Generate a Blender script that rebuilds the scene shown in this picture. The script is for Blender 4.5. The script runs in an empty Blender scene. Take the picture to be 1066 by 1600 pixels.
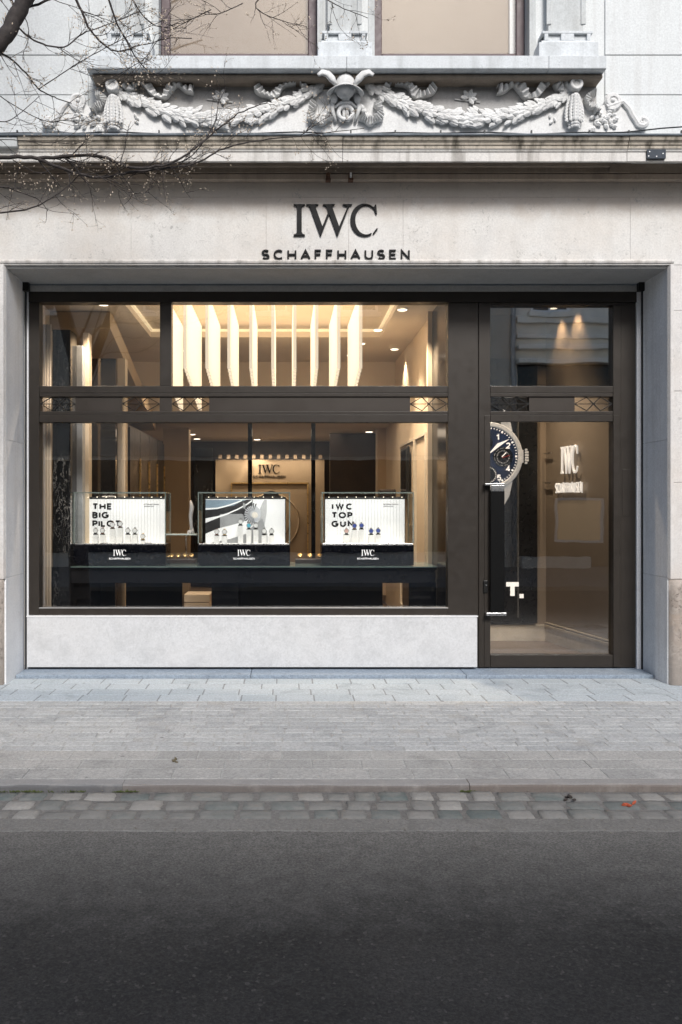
import bpy, math, random
from math import pi, sin, cos, radians as R
from mathutils import Matrix, Vector
C = bpy.context.scene
COL = C.collection

# ------------------------------------------------------------------ camera, sky, sun, exposure
FPX, CX, CY, CAMY, CAMZ = 1344.0, 445.0, 790.0, -8.0, 1.667
cam = bpy.data.cameras.new('camera')
cam.sensor_fit = 'VERTICAL'; cam.sensor_height = 24.0
cam.lens = FPX / 1600 * 24
cam.shift_x = (533 - CX) / 1600; cam.shift_y = (CY - 800) / 1600
cam.clip_end = 2000
co = bpy.data.objects.new('camera', cam); COL.objects.link(co)
co.location = (0, CAMY, CAMZ); co.rotation_euler = (R(90), 0, 0)
C.camera = co

SUN_EL, SUN_AZ = 39.0, 171.0
w = bpy.data.worlds.new("World"); C.world = w; w.use_nodes = True
nt = w.node_tree; bg = nt.nodes['Background']
sky = nt.nodes.new('ShaderNodeTexSky'); sky.sky_type = 'NISHITA'; sky.sun_disc = False
sky.sun_elevation = R(SUN_EL); sky.sun_rotation = R(SUN_AZ)
sky.air_density = 1.0; sky.dust_density = 2.2; sky.ozone_density = 1.0
nt.links.new(sky.outputs[0], bg.inputs[0]); bg.inputs[1].default_value = 0.062
sl = bpy.data.lights.new('sun', 'SUN'); sl.energy = 1.45; sl.angle = R(16); sl.color = (1.0, 0.985, 0.96)
so = bpy.data.objects.new('sun', sl); COL.objects.link(so)
so.rotation_euler = (R(90 - SUN_EL), 0, R(180 - SUN_AZ)); so.location = (0, -20, 30)

vs = C.view_settings
vs.view_transform = 'Standard'; vs.look = 'None'; vs.gamma = 1.0; vs.use_curve_mapping = False
vs.exposure = 1.22
C.render.engine = 'CYCLES'
C.cycles.use_denoising = True
C.cycles.max_bounces = 8; C.cycles.transparent_max_bounces = 16
C.cycles.sample_clamp_indirect = 6.0; C.cycles.caustics_reflective = False; C.cycles.caustics_refractive = False

def px(x, y, Y):
    "photo pixel at depth Y -> world x, z"
    s = FPX / (Y - CAMY)
    return (x - CX) / s, CAMZ + (CY - y) / s
def xz(x0, x1, y0, y1, Y):
    a, b = px(x0, y1, Y); c, d = px(x1, y0, Y)
    return a, c, b, d            # x0, x1, zlow, zhigh

# ------------------------------------------------------------------ mesh builder
class MB:
    def __init__(s): s.v = []; s.f = []; s.t = []; s.tint = 0.5
    def add(s, vs, fs):
        o = len(s.v); s.v += [tuple(p) for p in vs]
        for f in fs: s.f.append(tuple(i + o for i in f)); s.t.append(s.tint)
        return s
    def box(s, x0, x1, y0, y1, z0, z1):
        x0, x1 = min(x0, x1), max(x0, x1); y0, y1 = min(y0, y1), max(y0, y1); z0, z1 = min(z0, z1), max(z0, z1)
        return s.add([(x0,y0,z0),(x1,y0,z0),(x1,y1,z0),(x0,y1,z0),(x0,y0,z1),(x1,y0,z1),(x1,y1,z1),(x0,y1,z1)],
              [(0,3,2,1),(4,5,6,7),(0,1,5,4),(1,2,6,5),(2,3,7,6),(3,0,4,7)])
    def pbox(s, a, b, c, d, Y, y0, y1):
        "box whose front outline is photo pixels a..b, c..d at depth Y, from y0 to y1"
        x0, x1, z0, z1 = xz(a, b, c, d, Y); return s.box(x0, x1, y0, y1, z0, z1)
    def poly(s, pts, y0, y1):
        "prism of an outline in x,z between y0 (front) and y1"
        a = sum(pts[i][0]*pts[(i+1) % len(pts)][1] - pts[(i+1) % len(pts)][0]*pts[i][1] for i in range(len(pts)))
        if a < 0: pts = pts[::-1]
        n = len(pts)
        return s.add([(p[0], y0, p[1]) for p in pts] + [(p[0], y1, p[1]) for p in pts],
              [tuple(range(n)), tuple(range(2*n-1, n-1, -1))] + [((i+1) % n, i, i+n, (i+1) % n + n) for i in range(n)])
    def profile(s, prof, x0, x1):
        "closed profile of (y,z) points extruded along x"
        n = len(prof)
        return s.add([(x0, p[0], p[1]) for p in prof] + [(x1, p[0], p[1]) for p in prof],
              [tuple(range(n)), tuple(range(2*n-1, n-1, -1))] + [((i+1) % n, i, i+n, (i+1) % n + n) for i in range(n)])
    def tube(s, pts, rs, n=6, cap=True):
        pts = [Vector(p) for p in pts]
        if not isinstance(rs, (list, tuple)): rs = [rs]*len(pts)
        vs = []; up = None
        for i, p in enumerate(pts):
            d = (pts[min(i+1, len(pts)-1)] - pts[max(i-1, 0)])
            d = d.normalized() if d.length > 1e-9 else Vector((0, 0, 1))
            if up is None: up = Vector((0, 0, 1)) if abs(d.z) < .9 else Vector((1, 0, 0))
            a = d.cross(up)
            if a.length < 1e-6: a = d.cross(Vector((0, 1, 0)))
            a.normalize(); b = a.cross(d).normalized(); up = b
            for k in range(n):
                t = 2*pi*k/n; vs.append(p + (a*cos(t) + b*sin(t))*rs[i])
        fs = [(i*n+k, i*n+(k+1) % n, (i+1)*n+(k+1) % n, (i+1)*n+k) for i in range(len(pts)-1) for k in range(n)]
        if cap: fs += [tuple(range(n-1, -1, -1)), tuple((len(pts)-1)*n+k for k in range(n))]
        return s.add(vs, fs)
    def cyl(s, c, r, axis, h, n=24, r2=None):
        d = {'x': (1,0,0), 'y': (0,1,0), 'z': (0,0,1)}[axis]
        c = Vector(c); return s.tube([c, c + Vector(d)*h], [r, r if r2 is None else r2], n)
    def ell(s, c, r, seg=8, rings=5, rot=None):
        c = Vector(c); vs = []; 
        for i in range(rings+1):
            t = pi*i/rings
            for k in range(seg):
                a = 2*pi*k/seg; p = Vector((r[0]*sin(t)*cos(a), r[1]*sin(t)*sin(a), r[2]*cos(t)))
                if rot: p = rot @ p
                vs.append(c + p)
        return s.add(vs, [(i*seg+k, (i+1)*seg+k, (i+1)*seg+(k+1) % seg, i*seg+(k+1) % seg) for i in range(rings) for k in range(seg)])
    def lathe_y(s, cx, cz, prof, n=32):
        "revolve (r, y) profile about a y axis through cx, cz"
        vs = [(cx + r*cos(2*pi*k/n), y, cz + r*sin(2*pi*k/n)) for r, y in prof for k in range(n)]
        return s.add(vs, [(i*n+k, i*n+(k+1) % n, (i+1)*n+(k+1) % n, (i+1)*n+k) for i in range(len(prof)-1) for k in range(n)])
    def leaf(s, p, d, L, W, h=.01, nrm=(0, -1, 0)):
        p = Vector(p); d = Vector(d).normalized(); nn = Vector(nrm).normalized(); sd = d.cross(nn).normalized()
        m = p + d*L*.5 + nn*h; rim = [p, p+d*L*.25+sd*W*.8, p+d*L*.6+sd*W, p+d*L*.87+sd*W*.6, p+d*L+nn*h*.25, p+d*L*.87-sd*W*.6, p+d*L*.6-sd*W, p+d*L*.25-sd*W*.8]
        bk = [q - nn*h*1.3 for q in rim]; n = 8
        return s.add(rim + bk + [m], [((i+1) % n, i, 16) for i in range(n)] + [(i, (i+1) % n, (i+1) % n+n, i+n) for i in range(n)] + [tuple(range(n, 2*n))])
    def xf(s, M): s.v = [tuple(M @ Vector(p)) for p in s.v]; return s
    def build(s, name, mat, parent=None, smooth=False, bevel=0.0, tint=False, kind=None):
        me = bpy.data.meshes.new(name); me.from_pydata(s.v, [], s.f); me.validate(); me.materials.append(mat)
        if smooth:
            for p in me.polygons: p.use_smooth = True
        if tint:
            at = me.attributes.new('tint', 'FLOAT', 'FACE')
            for i, v in enumerate(s.t[:len(me.polygons)]): at.data[i].value = v
        o = bpy.data.objects.new(name, me); COL.objects.link(o)
        if parent is not None: o.parent = parent
        if bevel:
            b = o.modifiers.new('bevel', 'BEVEL'); b.width = bevel; b.segments = 2; b.limit_method = 'ANGLE'; b.angle_limit = R(40)
            b.harden_normals = False
        if kind: o['kind'] = kind
        return o
def empty(name, label=None, cat=None, loc=(0, 0, 0), group=None, parent=None, M=None):
    o = bpy.data.objects.new(name, None); COL.objects.link(o); o.empty_display_size = .1
    o.location = loc
    if M is not None: o.matrix_basis = M
    if parent is not None: o.parent = parent
    return tag(o, label, cat, group)
def tag(o, label=None, cat=None, group=None):
    if label: o['label'] = label
    if cat: o['category'] = cat
    if group: o['group'] = group
    return o
def copy_tree(o, parent=None):
    c = o.copy(); COL.objects.link(c)
    if parent is not None: c.parent = parent
    for ch in list(o.children): copy_tree(ch, c)
    return c

# ------------------------------------------------------------------ materials
class NT:
    def __init__(s, name):
        s.m = bpy.data.materials.new(name); s.m.use_nodes = True; s.t = s.m.node_tree
        s.p = s.t.nodes['Principled BSDF']; s.o = s.t.nodes['Material Output']
    def n(s, ty, **kw):
        nd = s.t.nodes.new(ty)
        for k, v in kw.items():
            if k in nd.inputs.keys() if hasattr(nd.inputs, 'keys') else False: nd.inputs[k].default_value = v
            else: setattr(nd, k, v)
        return nd
    def l(s, a, b): s.t.links.new(a, b)
    def coord(s, scale=(1, 1, 1)):
        g = s.n('ShaderNodeNewGeometry'); mp = s.n('ShaderNodeMapping'); mp.inputs['Scale'].default_value = scale
        s.l(g.outputs['Position'], mp.inputs['Vector']); return mp.outputs[0]
    def noise(s, scale, detail=5, rough=.6, vec=None, dist=0):
        n = s.n('ShaderNodeTexNoise'); n.inputs['Scale'].default_value = scale; n.inputs['Detail'].default_value = detail
        n.inputs['Roughness'].default_value = rough; n.inputs['Distortion'].default_value = dist
        s.l(vec if vec is not None else s.coord(), n.inputs['Vector']); return n.outputs['Fac']
    def ramp(s, fac, a, b, c0=0.0, c1=1.0):
        r = s.n('ShaderNodeMapRange'); r.inputs['From Min'].default_value = a; r.inputs['From Max'].default_value = b
        r.inputs['To Min'].default_value = c0; r.inputs['To Max'].default_value = c1
        s.l(fac, r.inputs['Value']); return r.outputs[0]
    def mix(s, fac, a, b, mode='MIX'):
        m = s.n('ShaderNodeMix'); m.data_type = 'RGBA'; m.blend_type = mode
        for inp, v in ((m.inputs[0], fac), (m.inputs[6], a), (m.inputs[7], b)):
            if isinstance(v, (int, float)): inp.default_value = v
            elif isinstance(v, tuple): inp.default_value = (*v[:3], 1)
            else: s.l(v, inp)
        return m.outputs[2]
    def math(s, op, a, b=0.0):
        m = s.n('ShaderNodeMath'); m.operation = op
        for inp, v in ((m.inputs[0], a), (m.inputs[1], b)):
            if isinstance(v, (int, float)): inp.default_value = v
            else: s.l(v, inp)
        return m.outputs[0]
    def bump(s, h, strength=.3, dist=.01):
        b = s.n('ShaderNodeBump'); b.inputs['Strength'].default_value = strength; b.inputs['Distance'].default_value = dist
        s.l(h, b.inputs['Height']); s.l(b.outputs[0], s.p.inputs['Normal'])
    def col(s, c):
        if isinstance(c, tuple): s.p.inputs['Base Color'].default_value = (*c[:3], 1)
        else: s.l(c, s.p.inputs['Base Color'])
    def rough(s, v):
        if isinstance(v, (int, float)): s.p.inputs['Roughness'].default_value = v
        else: s.l(v, s.p.inputs['Roughness'])
    def attr(s):
        a = s.n('ShaderNodeAttribute'); a.attribute_name = 'tint'; return a.outputs['Fac']
    def zpos(s, ax=2):
        g = s.n('ShaderNodeNewGeometry'); x = s.n('ShaderNodeSeparateXYZ'); s.l(g.outputs['Position'], x.inputs[0]); return x.outputs[ax]

def plain(name, c, rough=.5, metal=0.0, var=.12, nscale=9, spec=.5, emit=None, es=0.0, bump=0):
    k = NT(name); f = k.noise(nscale, 6)
    lo = tuple(x*(1-var) for x in c); hi = tuple(min(1, x*(1+var)) for x in c)
    k.col(k.mix(k.ramp(f, .3, .7), lo, hi)); k.rough(k.ramp(k.noise(nscale*2.3, 4), .3, .7, max(.03, rough-.06), min(1, rough+.06)))
    k.p.inputs['Metallic'].default_value = metal; k.p.inputs['Specular IOR Level'].default_value = spec
    if emit: k.p.inputs['Emission Color'].default_value = (*emit, 1); k.p.inputs['Emission Strength'].default_value = es
    if bump: k.bump(k.noise(nscale*8, 5), bump, .004)
    return k.m

def stone(name, c, dark=(.28, .25, .22), tan=(.5, .42, .34), stain=.3, tanamt=.35, pits=.5, streak=.25, bump=.25, tz=None, bz=None):
    k = NT(name)
    big = k.noise(.9, 5, .62); mid = k.noise(4.5, 7, .65, dist=.6); fine = k.noise(60, 6, .7)
    base = k.mix(k.ramp(fine, .35, .65, 0, 1), tuple(x*.86 for x in c), tuple(min(.92, x*1.08) for x in c))
    base = k.mix(k.math('MULTIPLY', k.ramp(big, .45, .72), tanamt), base, tan)
    base = k.mix(k.math('MULTIPLY', k.ramp(mid, .47, .66), stain), base, tuple(x*.70 for x in c))
    m2 = k.noise(13, 7, .7, dist=1.0); base = k.mix(k.math('MULTIPLY', k.ramp(m2, .46, .64), stain*.8), base, tuple(min(.85, x*1.14) for x in c))
    st = k.noise(1.0, 5, .6, vec=k.coord((9, 9, .55)))
    base = k.mix(k.math('MULTIPLY', k.ramp(st, .48, .66), streak), base, dark)
    if tz:      # weathering band: more tan between two heights
        z = k.zpos(); g = k.math('ADD', z, k.ramp(mid, .3, .7, -.08, .08))
        base = k.mix(k.ramp(g, tz[0], tz[1], 0, tz[2]), base, tz[3])
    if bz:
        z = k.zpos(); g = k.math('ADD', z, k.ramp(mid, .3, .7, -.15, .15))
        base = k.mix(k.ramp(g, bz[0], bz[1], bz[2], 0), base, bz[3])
    pn = k.noise(23, 7, .72, vec=k.coord((1, 1, 1)), dist=1.2); gate = k.ramp(k.noise(2.2, 3), .46, .58)
    pit = k.math('MULTIPLY', k.ramp(pn, .57, .62), gate)
    base = k.mix(k.math('MULTIPLY', pit, pits), base, tuple(x*.5 for x in c))
    k.col(base); k.rough(.82)
    h = k.math('ADD', k.math('MULTIPLY', fine, .35), k.math('MULTIPLY', mid, .7)); h = k.math('SUBTRACT', h, k.math('MULTIPLY', pit, .6))
    k.bump(h, bump, .012)
    return k.m

LIME = stone('limestone', (.67, .655, .63), tan=(.58, .50, .42), tanamt=.5, stain=.25, streak=.06, pits=.7, tz=(4.33, 4.5, .6, (.52, .44, .37)))
PIERM = stone('pier_limestone', (.66, .64, .62), tan=(.55, .46, .38), tanamt=.4, stain=.3, streak=.15, pits=.45, bz=(.2, 1.4, .85, (.42, .36, .31)))
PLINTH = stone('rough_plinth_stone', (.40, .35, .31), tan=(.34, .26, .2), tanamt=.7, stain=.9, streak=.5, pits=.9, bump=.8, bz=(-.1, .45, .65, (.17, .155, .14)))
JAMB = stone('jamb_stone', (.80, .81, .83), tan=(.58, .58, .60), tanamt=.3, stain=.3, streak=.15, pits=.1, bump=.1)
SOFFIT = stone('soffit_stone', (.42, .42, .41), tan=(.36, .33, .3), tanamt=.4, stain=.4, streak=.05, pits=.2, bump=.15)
BULK = stone('bulkhead_stone', (.57, .57, .575), dark=(.5, .5, .52), tan=(.58, .565, .55), tanamt=.5, stain=.45, streak=.05, pits=.12, bump=.05)
CORN = stone('cornice_stone', (.66, .64, .61), dark=(.13, .11, .09), tan=(.5, .43, .36), tanamt=.5, stain=.3, streak=.55, pits=.2)
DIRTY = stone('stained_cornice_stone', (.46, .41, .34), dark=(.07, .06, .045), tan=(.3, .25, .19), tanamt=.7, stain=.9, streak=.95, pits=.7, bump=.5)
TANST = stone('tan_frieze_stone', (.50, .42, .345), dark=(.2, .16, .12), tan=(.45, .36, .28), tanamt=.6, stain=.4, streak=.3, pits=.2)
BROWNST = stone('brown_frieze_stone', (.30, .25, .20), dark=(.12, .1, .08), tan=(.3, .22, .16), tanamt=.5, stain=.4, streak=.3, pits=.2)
STUCCO = stone('painted_stone', (.66, .68, .68), tan=(.68, .68, .68), tanamt=.2, stain=.12, streak=.14, pits=.08, bump=.08)
CARVE = stone('carved_stone', (.70, .70, .69), dark=(.3, .28, .26), tan=(.62, .58, .54), tanamt=.3, stain=.35, streak=.2, pits=.2)
PANELG = stone('grey_panel_stone', (.44, .43, .42), dark=(.2, .19, .18), tan=(.38, .35, .32), tanamt=.4, stain=.3, streak=.3, pits=.2)
SILLST = stone('sill_stone', (.62, .65, .67), dark=(.28, .29, .29), tan=(.55, .53, .5), tanamt=.2, stain=.4, streak=.3, pits=.3)
PILST = stone('pilaster_stone', (.52, .54, .54), dark=(.25, .25, .24), tan=(.45, .42, .38), tanamt=.4, stain=.4, streak=.35, pits=.2)

BRONZE = plain('bronze_frame_paint', (.030, .024, .019), .42, .2, .08, 5)
BRONZE2 = plain('bronze_panel_paint', (.037, .029, .023), .45, .2, .06, 3)
BLACK = plain('black_metal', (.012, .012, .012), .4, .3)
LETTER = plain('black_letter_paint', (.005, .005, .0055), .55, 0, spec=.2)
STEEL = plain('brushed_steel', (.6, .6, .6), .28, 1.0)
GLOSSB = plain('black_gloss_lacquer', (.004, .004, .0045), .12, spec=.35)
CREAM = plain('cream_lacquer', (.64, .52, .38), .5, 0, .05, 3)
TAN = plain('tan_wall_panel', (.42, .32, .21), .6, 0, .08, 2)
TAUPE = plain('taupe_wall_paint', (.26, .215, .17), .55, 0, .05, 2)
DARKB = plain('dark_brown_wood', (.025, .014, .009), .35, 0, .4, 4)
WHITEP = plain('white_acrylic', (.8, .8, .8), .3, 0, .03)
GOLD = plain('warm_gold', (.75, .5, .2), .3, .8)
RUST = plain('rusty_iron', (.13, .07, .045), .8, .3, .5, 30, bump=.6)
CEIL = plain('warm_ceiling_paint', (.66, .57, .46), .7, 0, .04, 2)
SKIRT = plain('pale_skirting', (.55, .49, .4), .5)
MAROON = plain('maroon_window_frame', (.075, .045, .05), .5, 0, .2)
BLIND = plain('blind_and_reflection_tan', (.235, .18, .13), .8, 0, .05, 2)  # blind whose tan also stands in for the reflected facade opposite
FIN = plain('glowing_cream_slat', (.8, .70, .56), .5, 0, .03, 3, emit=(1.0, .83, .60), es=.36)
LAMP = plain('lamp_glow', (1, .9, .7), .5, emit=(1.0, .86, .68), es=1.8)
SCREENW = plain('white_lightbox_screen', (.75, .75, .75), .4, 0, .02, 4, emit=(.98, .98, 1.0), es=.13)
SILVERS = plain('silver_grey_print', (.25, .25, .25), .4, 0, .2, 4, emit=(.9, .95, 1.0), es=.06)
DARKP = plain('charcoal_print', (.02, .02, .022), .4)
BLUEG = plain('blue_grey_print', (.16, .22, .27), .4, 0, .2, 6, emit=(.5, .7, .9), es=.06)
LIT = plain('lit_white_letters', (.85, .85, .85), .4, 0, .02, emit=(1, .95, .9), es=.3)
BASEN = plain('navy_black_base', (.003, .0035, .006), .25, spec=.25)
BLUEDIAL = plain('deep_blue_dial', (.008, .02, .075), .35, .2, .7, 3, emit=(.05, .15, .5), es=.01)
SILVER = plain('silver_print', (.55, .56, .58), .35, .4, .25, 8, emit=(.9, .95, 1), es=.10)
WHITEINK = plain('white_ink', (.8, .8, .8), .5, emit=(1, 1, 1), es=.35)
REDINK = plain('red_ink', (.5, .03, .03), .5)
POSTER = plain('black_poster', (.008, .008, .009), .3)
GREYP = plain('grey_reveal_metal', (.33, .33, .33), .5, .2)
BARK = plain('dark_bark', (.035, .028, .026), .85, 0, .5, 20, bump=.8)
BUD = plain('pale_bud', (.55, .46, .36), .7, 0, .3)
CABLE = plain('black_cable', (.015, .017, .02), .5)
LEAD = plain('lead_flashing', (.22, .25, .28), .6, .3, .35, 6)
SKIN1 = plain('brown_leather', (.12, .05, .03), .6)
PINKW = plain('rose_gold_dial', (.7, .45, .4), .4, .3)
BLUEW = plain('blue_watch_dial', (.06, .1, .4), .3, .2)
TEAL = plain('turquoise_dial', (.1, .45, .6), .3)
PLASTER = plain('aged_white_plaster', (.80, .75, .67), .85, 0, .12, 1.5)
PLASTER2 = plain('beige_plaster', (.46, .42, .36), .85, 0, .1, 1.5)

def mk_glass(name, refl, tintc=(1, 1, 1)):
    k = NT(name); k.t.nodes.remove(k.p)
    tr = k.n('ShaderNodeBsdfTransparent'); tr.inputs[0].default_value = (*tintc, 1)
    gl = k.n('ShaderNodeBsdfGlossy'); gl.inputs['Roughness'].default_value = 0.0; gl.inputs[0].default_value = (.95, .98, 1, 1)
    lw = k.n('ShaderNodeLayerWeight'); lw.inputs['Blend'].default_value = .5
    f = k.math('ADD', k.math('MULTIPLY', k.math('POWER', lw.outputs['Facing'], 4.0), .8), refl + .03)
    # panes are never perfectly flat: very faint waviness
    b = k.n('ShaderNodeBump'); b.inputs['Strength'].default_value = .035; b.inputs['Distance'].default_value = .02
    k.l(k.noise(1.6, 2), b.inputs['Height']); k.l(b.outputs[0], gl.inputs['Normal'])
    mx = k.n('ShaderNodeMixShader'); k.l(f, mx.inputs[0]); k.l(tr.outputs[0], mx.inputs[1]); k.l(gl.outputs[0], mx.inputs[2])
    k.l(mx.outputs[0], k.o.inputs[0]); return k.m
GLASS = mk_glass('shop_glass', .07)
GLASSH = mk_glass('transom_glass', .09)
GLASSR = mk_glass('door_transom_glass', .34, (.8, .78, .74))
GLASSD = mk_glass('door_glass', .075, (.92, .9, .87))
GLASSU = mk_glass('upper_window_glass', .025)
GLASSC = mk_glass('showcase_glass', .03, (.99, 1, .993))
MIRROR = plain('smoked_mirror', (.10, .085, .07), .06, .9, .1)

def marble():
    k = NT('black_veined_marble'); n = k.noise(5.5, 8, .6, vec=k.coord((1.6, 1.6, .8)), dist=2.2)
    v = k.math('ABSOLUTE', k.math('SUBTRACT', n, .5)); vein = k.ramp(v, .0, .012, 1, 0)
    gate = k.ramp(k.noise(2.5, 3), .5, .65)
    k.col(k.mix(k.math('MULTIPLY', vein, gate), (.010, .010, .010), (.5, .47, .42))); k.rough(.12); return k.m
MARBLE = marble()
def woodfloor():
    k = NT('oak_plank_floor'); b = k.n('ShaderNodeTexBrick'); k.l(k.coord(), b.inputs['Vector'])
    b.inputs['Scale'].default_value = 1; b.inputs['Brick Width'].default_value = 1.4; b.inputs['Row Height'].default_value = .14
    b.inputs['Mortar Size'].default_value = .003
    b.inputs['Color1'].default_value = (.10, .07, .045, 1); b.inputs['Color2'].default_value = (.16, .115, .08, 1); b.inputs['Mortar'].default_value = (.05, .03, .02, 1)
    g = k.noise(1, 6, .7, vec=k.coord((3, 40, 3)))
    k.col(k.mix(k.ramp(g, .3, .7, 0, .5), b.outputs['Color'], (.14, .09, .055))); k.rough(.35); return k.m
WOODF = woodfloor()

def asphalt():
    k = NT('shade_graded_asphalt')
    g = k.n('ShaderNodeTexVoronoi'); g.inputs['Scale'].default_value = 75; k.l(k.coord(), g.inputs['Vector'])
    sep = k.n('ShaderNodeSeparateColor'); k.l(g.outputs['Color'], sep.inputs[0])
    fine = k.noise(95, 5, .85); big = k.noise(.8, 6, .65); mid = k.noise(9, 6, .7)
    c = k.mix(k.ramp(sep.outputs[0], 0, 1), (.012, .0115, .0105), (.035, .033, .030))
    c = k.mix(k.ramp(sep.outputs[1], .96, .98, 0, .45), c, (.12, .11, .10))
    c = k.mix(k.ramp(big, .45, .6, 0, .22), c, (.06, .056, .05))
    c = k.mix(k.ramp(big, .4, .7, 0, .22), c, (.08, .075, .07))
    c = k.mix(k.ramp(mid, .55, .75, 0, .25), c, (.04, .04, .04))
    # falloff of light painted in: paler by the gutter, darker into the lane
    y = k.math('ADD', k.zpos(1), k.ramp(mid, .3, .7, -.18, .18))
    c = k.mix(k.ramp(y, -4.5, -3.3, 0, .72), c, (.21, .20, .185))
    c = k.mix(1.0, c, k.mix(k.ramp(fine, .38, .62), (.45, .45, .45), (1.5, 1.5, 1.5)), 'MULTIPLY')
    k.col(c); k.rough(.85)
    k.bump(k.math('ADD', sep.outputs[0], k.math('MULTIPLY', fine, .8)), .55, .006); return k.m
def paver(name, a, b, dusty, dust, amt, glob=(0, 0, 0)):
    k = NT(name); t = k.attr(); c = k.mix(t, a, b)
    f = k.noise(90, 6, .75); m = k.noise(6, 6, .7); bg_ = k.noise(1.1, 5, .6, vec=k.coord((.7, 1.6, 1)))
    c = k.mix(k.ramp(f, .42, .62, 0, .4), c, tuple(x*.5 for x in a))
    c = k.mix(k.math('MULTIPLY', k.ramp(bg_, .38, .62, .35, 1), amt), c, dust)
    c = k.mix(k.ramp(m, .55, .8, 0, .3), c, tuple(x*.6 for x in a))
    sp = k.noise(110, 3, .8); c = k.mix(k.ramp(sp, .63, .68, 0, .6), c, (.10, .095, .09)); c = k.mix(k.ramp(sp, .36, .30, 0, .5), c, (.6, .6, .58)); dz = k.noise(2.7, 7, .7, dist=.8); c = k.mix(k.ramp(dz, .54, .64, 0, .35), c, tuple(x*.55 for x in a))
    g2 = k.noise(48, 6, .85); c = k.mix(1.0, c, k.mix(k.ramp(g2, .40, .60), (.74, .74, .74), (1.16, 1.16, 1.16)), 'MULTIPLY')
    vo = k.n('ShaderNodeTexVoronoi'); vo.inputs['Scale'].default_value = 3.2; k.l(k.coord(), vo.inputs['Vector'])
    c = k.mix(k.ramp(vo.outputs['Distance'], .045, .055, .55, 0), c, (.12, .115, .11))
    k.col(c); k.rough(.8); k.bump(k.math('ADD', k.math('ADD', f, g2), k.math('MULTIPLY', m, 1.5)), .5, .008); return k.m
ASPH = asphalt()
SLAB = paver('blue_grey_slabs', (.39, .45, .50), (.48, .54, .59), 0, (.46, .50, .53), .4)
BRICKP = paver('dusty_small_pavers', (.36, .37, .38), (.52, .525, .525), 0, (.48, .485, .48), .6)
BRICKP2 = paver('worn_tan_pavers', (.34, .335, .325), (.49, .475, .455), 0, (.43, .42, .40), .55)
JOINT = paver('sandy_joint', (.40, .40, .39), (.45, .44, .42), 0, (.50, .49, .47), .5)
DJOINT = paver('grey_joint', (.22, .24, .26), (.26, .27, .28), 0, (.36, .37, .38), .4)
MORTAR = paver('gutter_mortar', (.17, .16, .15), (.24, .225, .21), 0, (.26, .25, .235), .5)
CONC = paver('worn_concrete_strip', (.20, .19, .175), (.25, .24, .22), 0, (.25, .24, .225), .6)
BLUEST = paver('bluestone_sill', (.26, .32, .40), (.30, .36, .43), 0, (.36, .41, .46), .35)
KERBM = None
def kerbmat():
    k = NT('kerb_stone'); t = k.attr()
    c = k.mix(t, (.15, .155, .165), (.22, .185, .165)); gn = k.n('ShaderNodeNewGeometry'); sx = k.n('ShaderNodeSeparateXYZ'); k.l(gn.outputs['Normal'], sx.inputs[0]); c = k.mix(k.ramp(sx.outputs[2], .5, .95, 0, .75), c, (.36, .35, .34)); f = k.noise(70, 6, .75); m = k.noise(7, 6, .7)  # kerb top coloured paler and face darker, imitating how light falls on them
    c = k.mix(k.ramp(f, .35, .75, 0, .4), c, (.12, .115, .11)); c = k.mix(k.ramp(m, .5, .75, 0, .5), c, (.40, .38, .35))
    k.col(c); k.rough(.85); k.bump(k.math('ADD', f, m), .5, .01); return k.m
KERBM = kerbmat()
def cobmat():
    k = NT('gutter_cobble'); t = k.attr()
    c = k.mix(k.ramp(t, 0, .55), (.11, .14, .135), (.22, .215, .20)); c = k.mix(k.ramp(t, .7, 1), c, (.40, .38, .35))
    f = k.noise(55, 6, .75); m = k.noise(8, 6, .7); d = k.noise(3.2, 6, .7)
    c = k.mix(k.ramp(f, .4, .75, 0, .45), c, (.10, .10, .095)); c = k.mix(k.ramp(d, .42, .62, .0, .7), c, (.27, .255, .235))
    k.col(c); k.rough(k.ramp(m, .3, .7, .5, .9)); k.bump(k.math('ADD', f, m), .5, .01); return k.m
COBM = cobmat()

# ------------------------------------------------------------------ lettering
def arc(cx, cz, rx, rz, a0, a1, n=12):
    return [(cx + rx*cos(R(a0 + (a1-a0)*i/n)), cz + rz*sin(R(a0 + (a1-a0)*i/n))) for i in range(n+1)]
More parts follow.
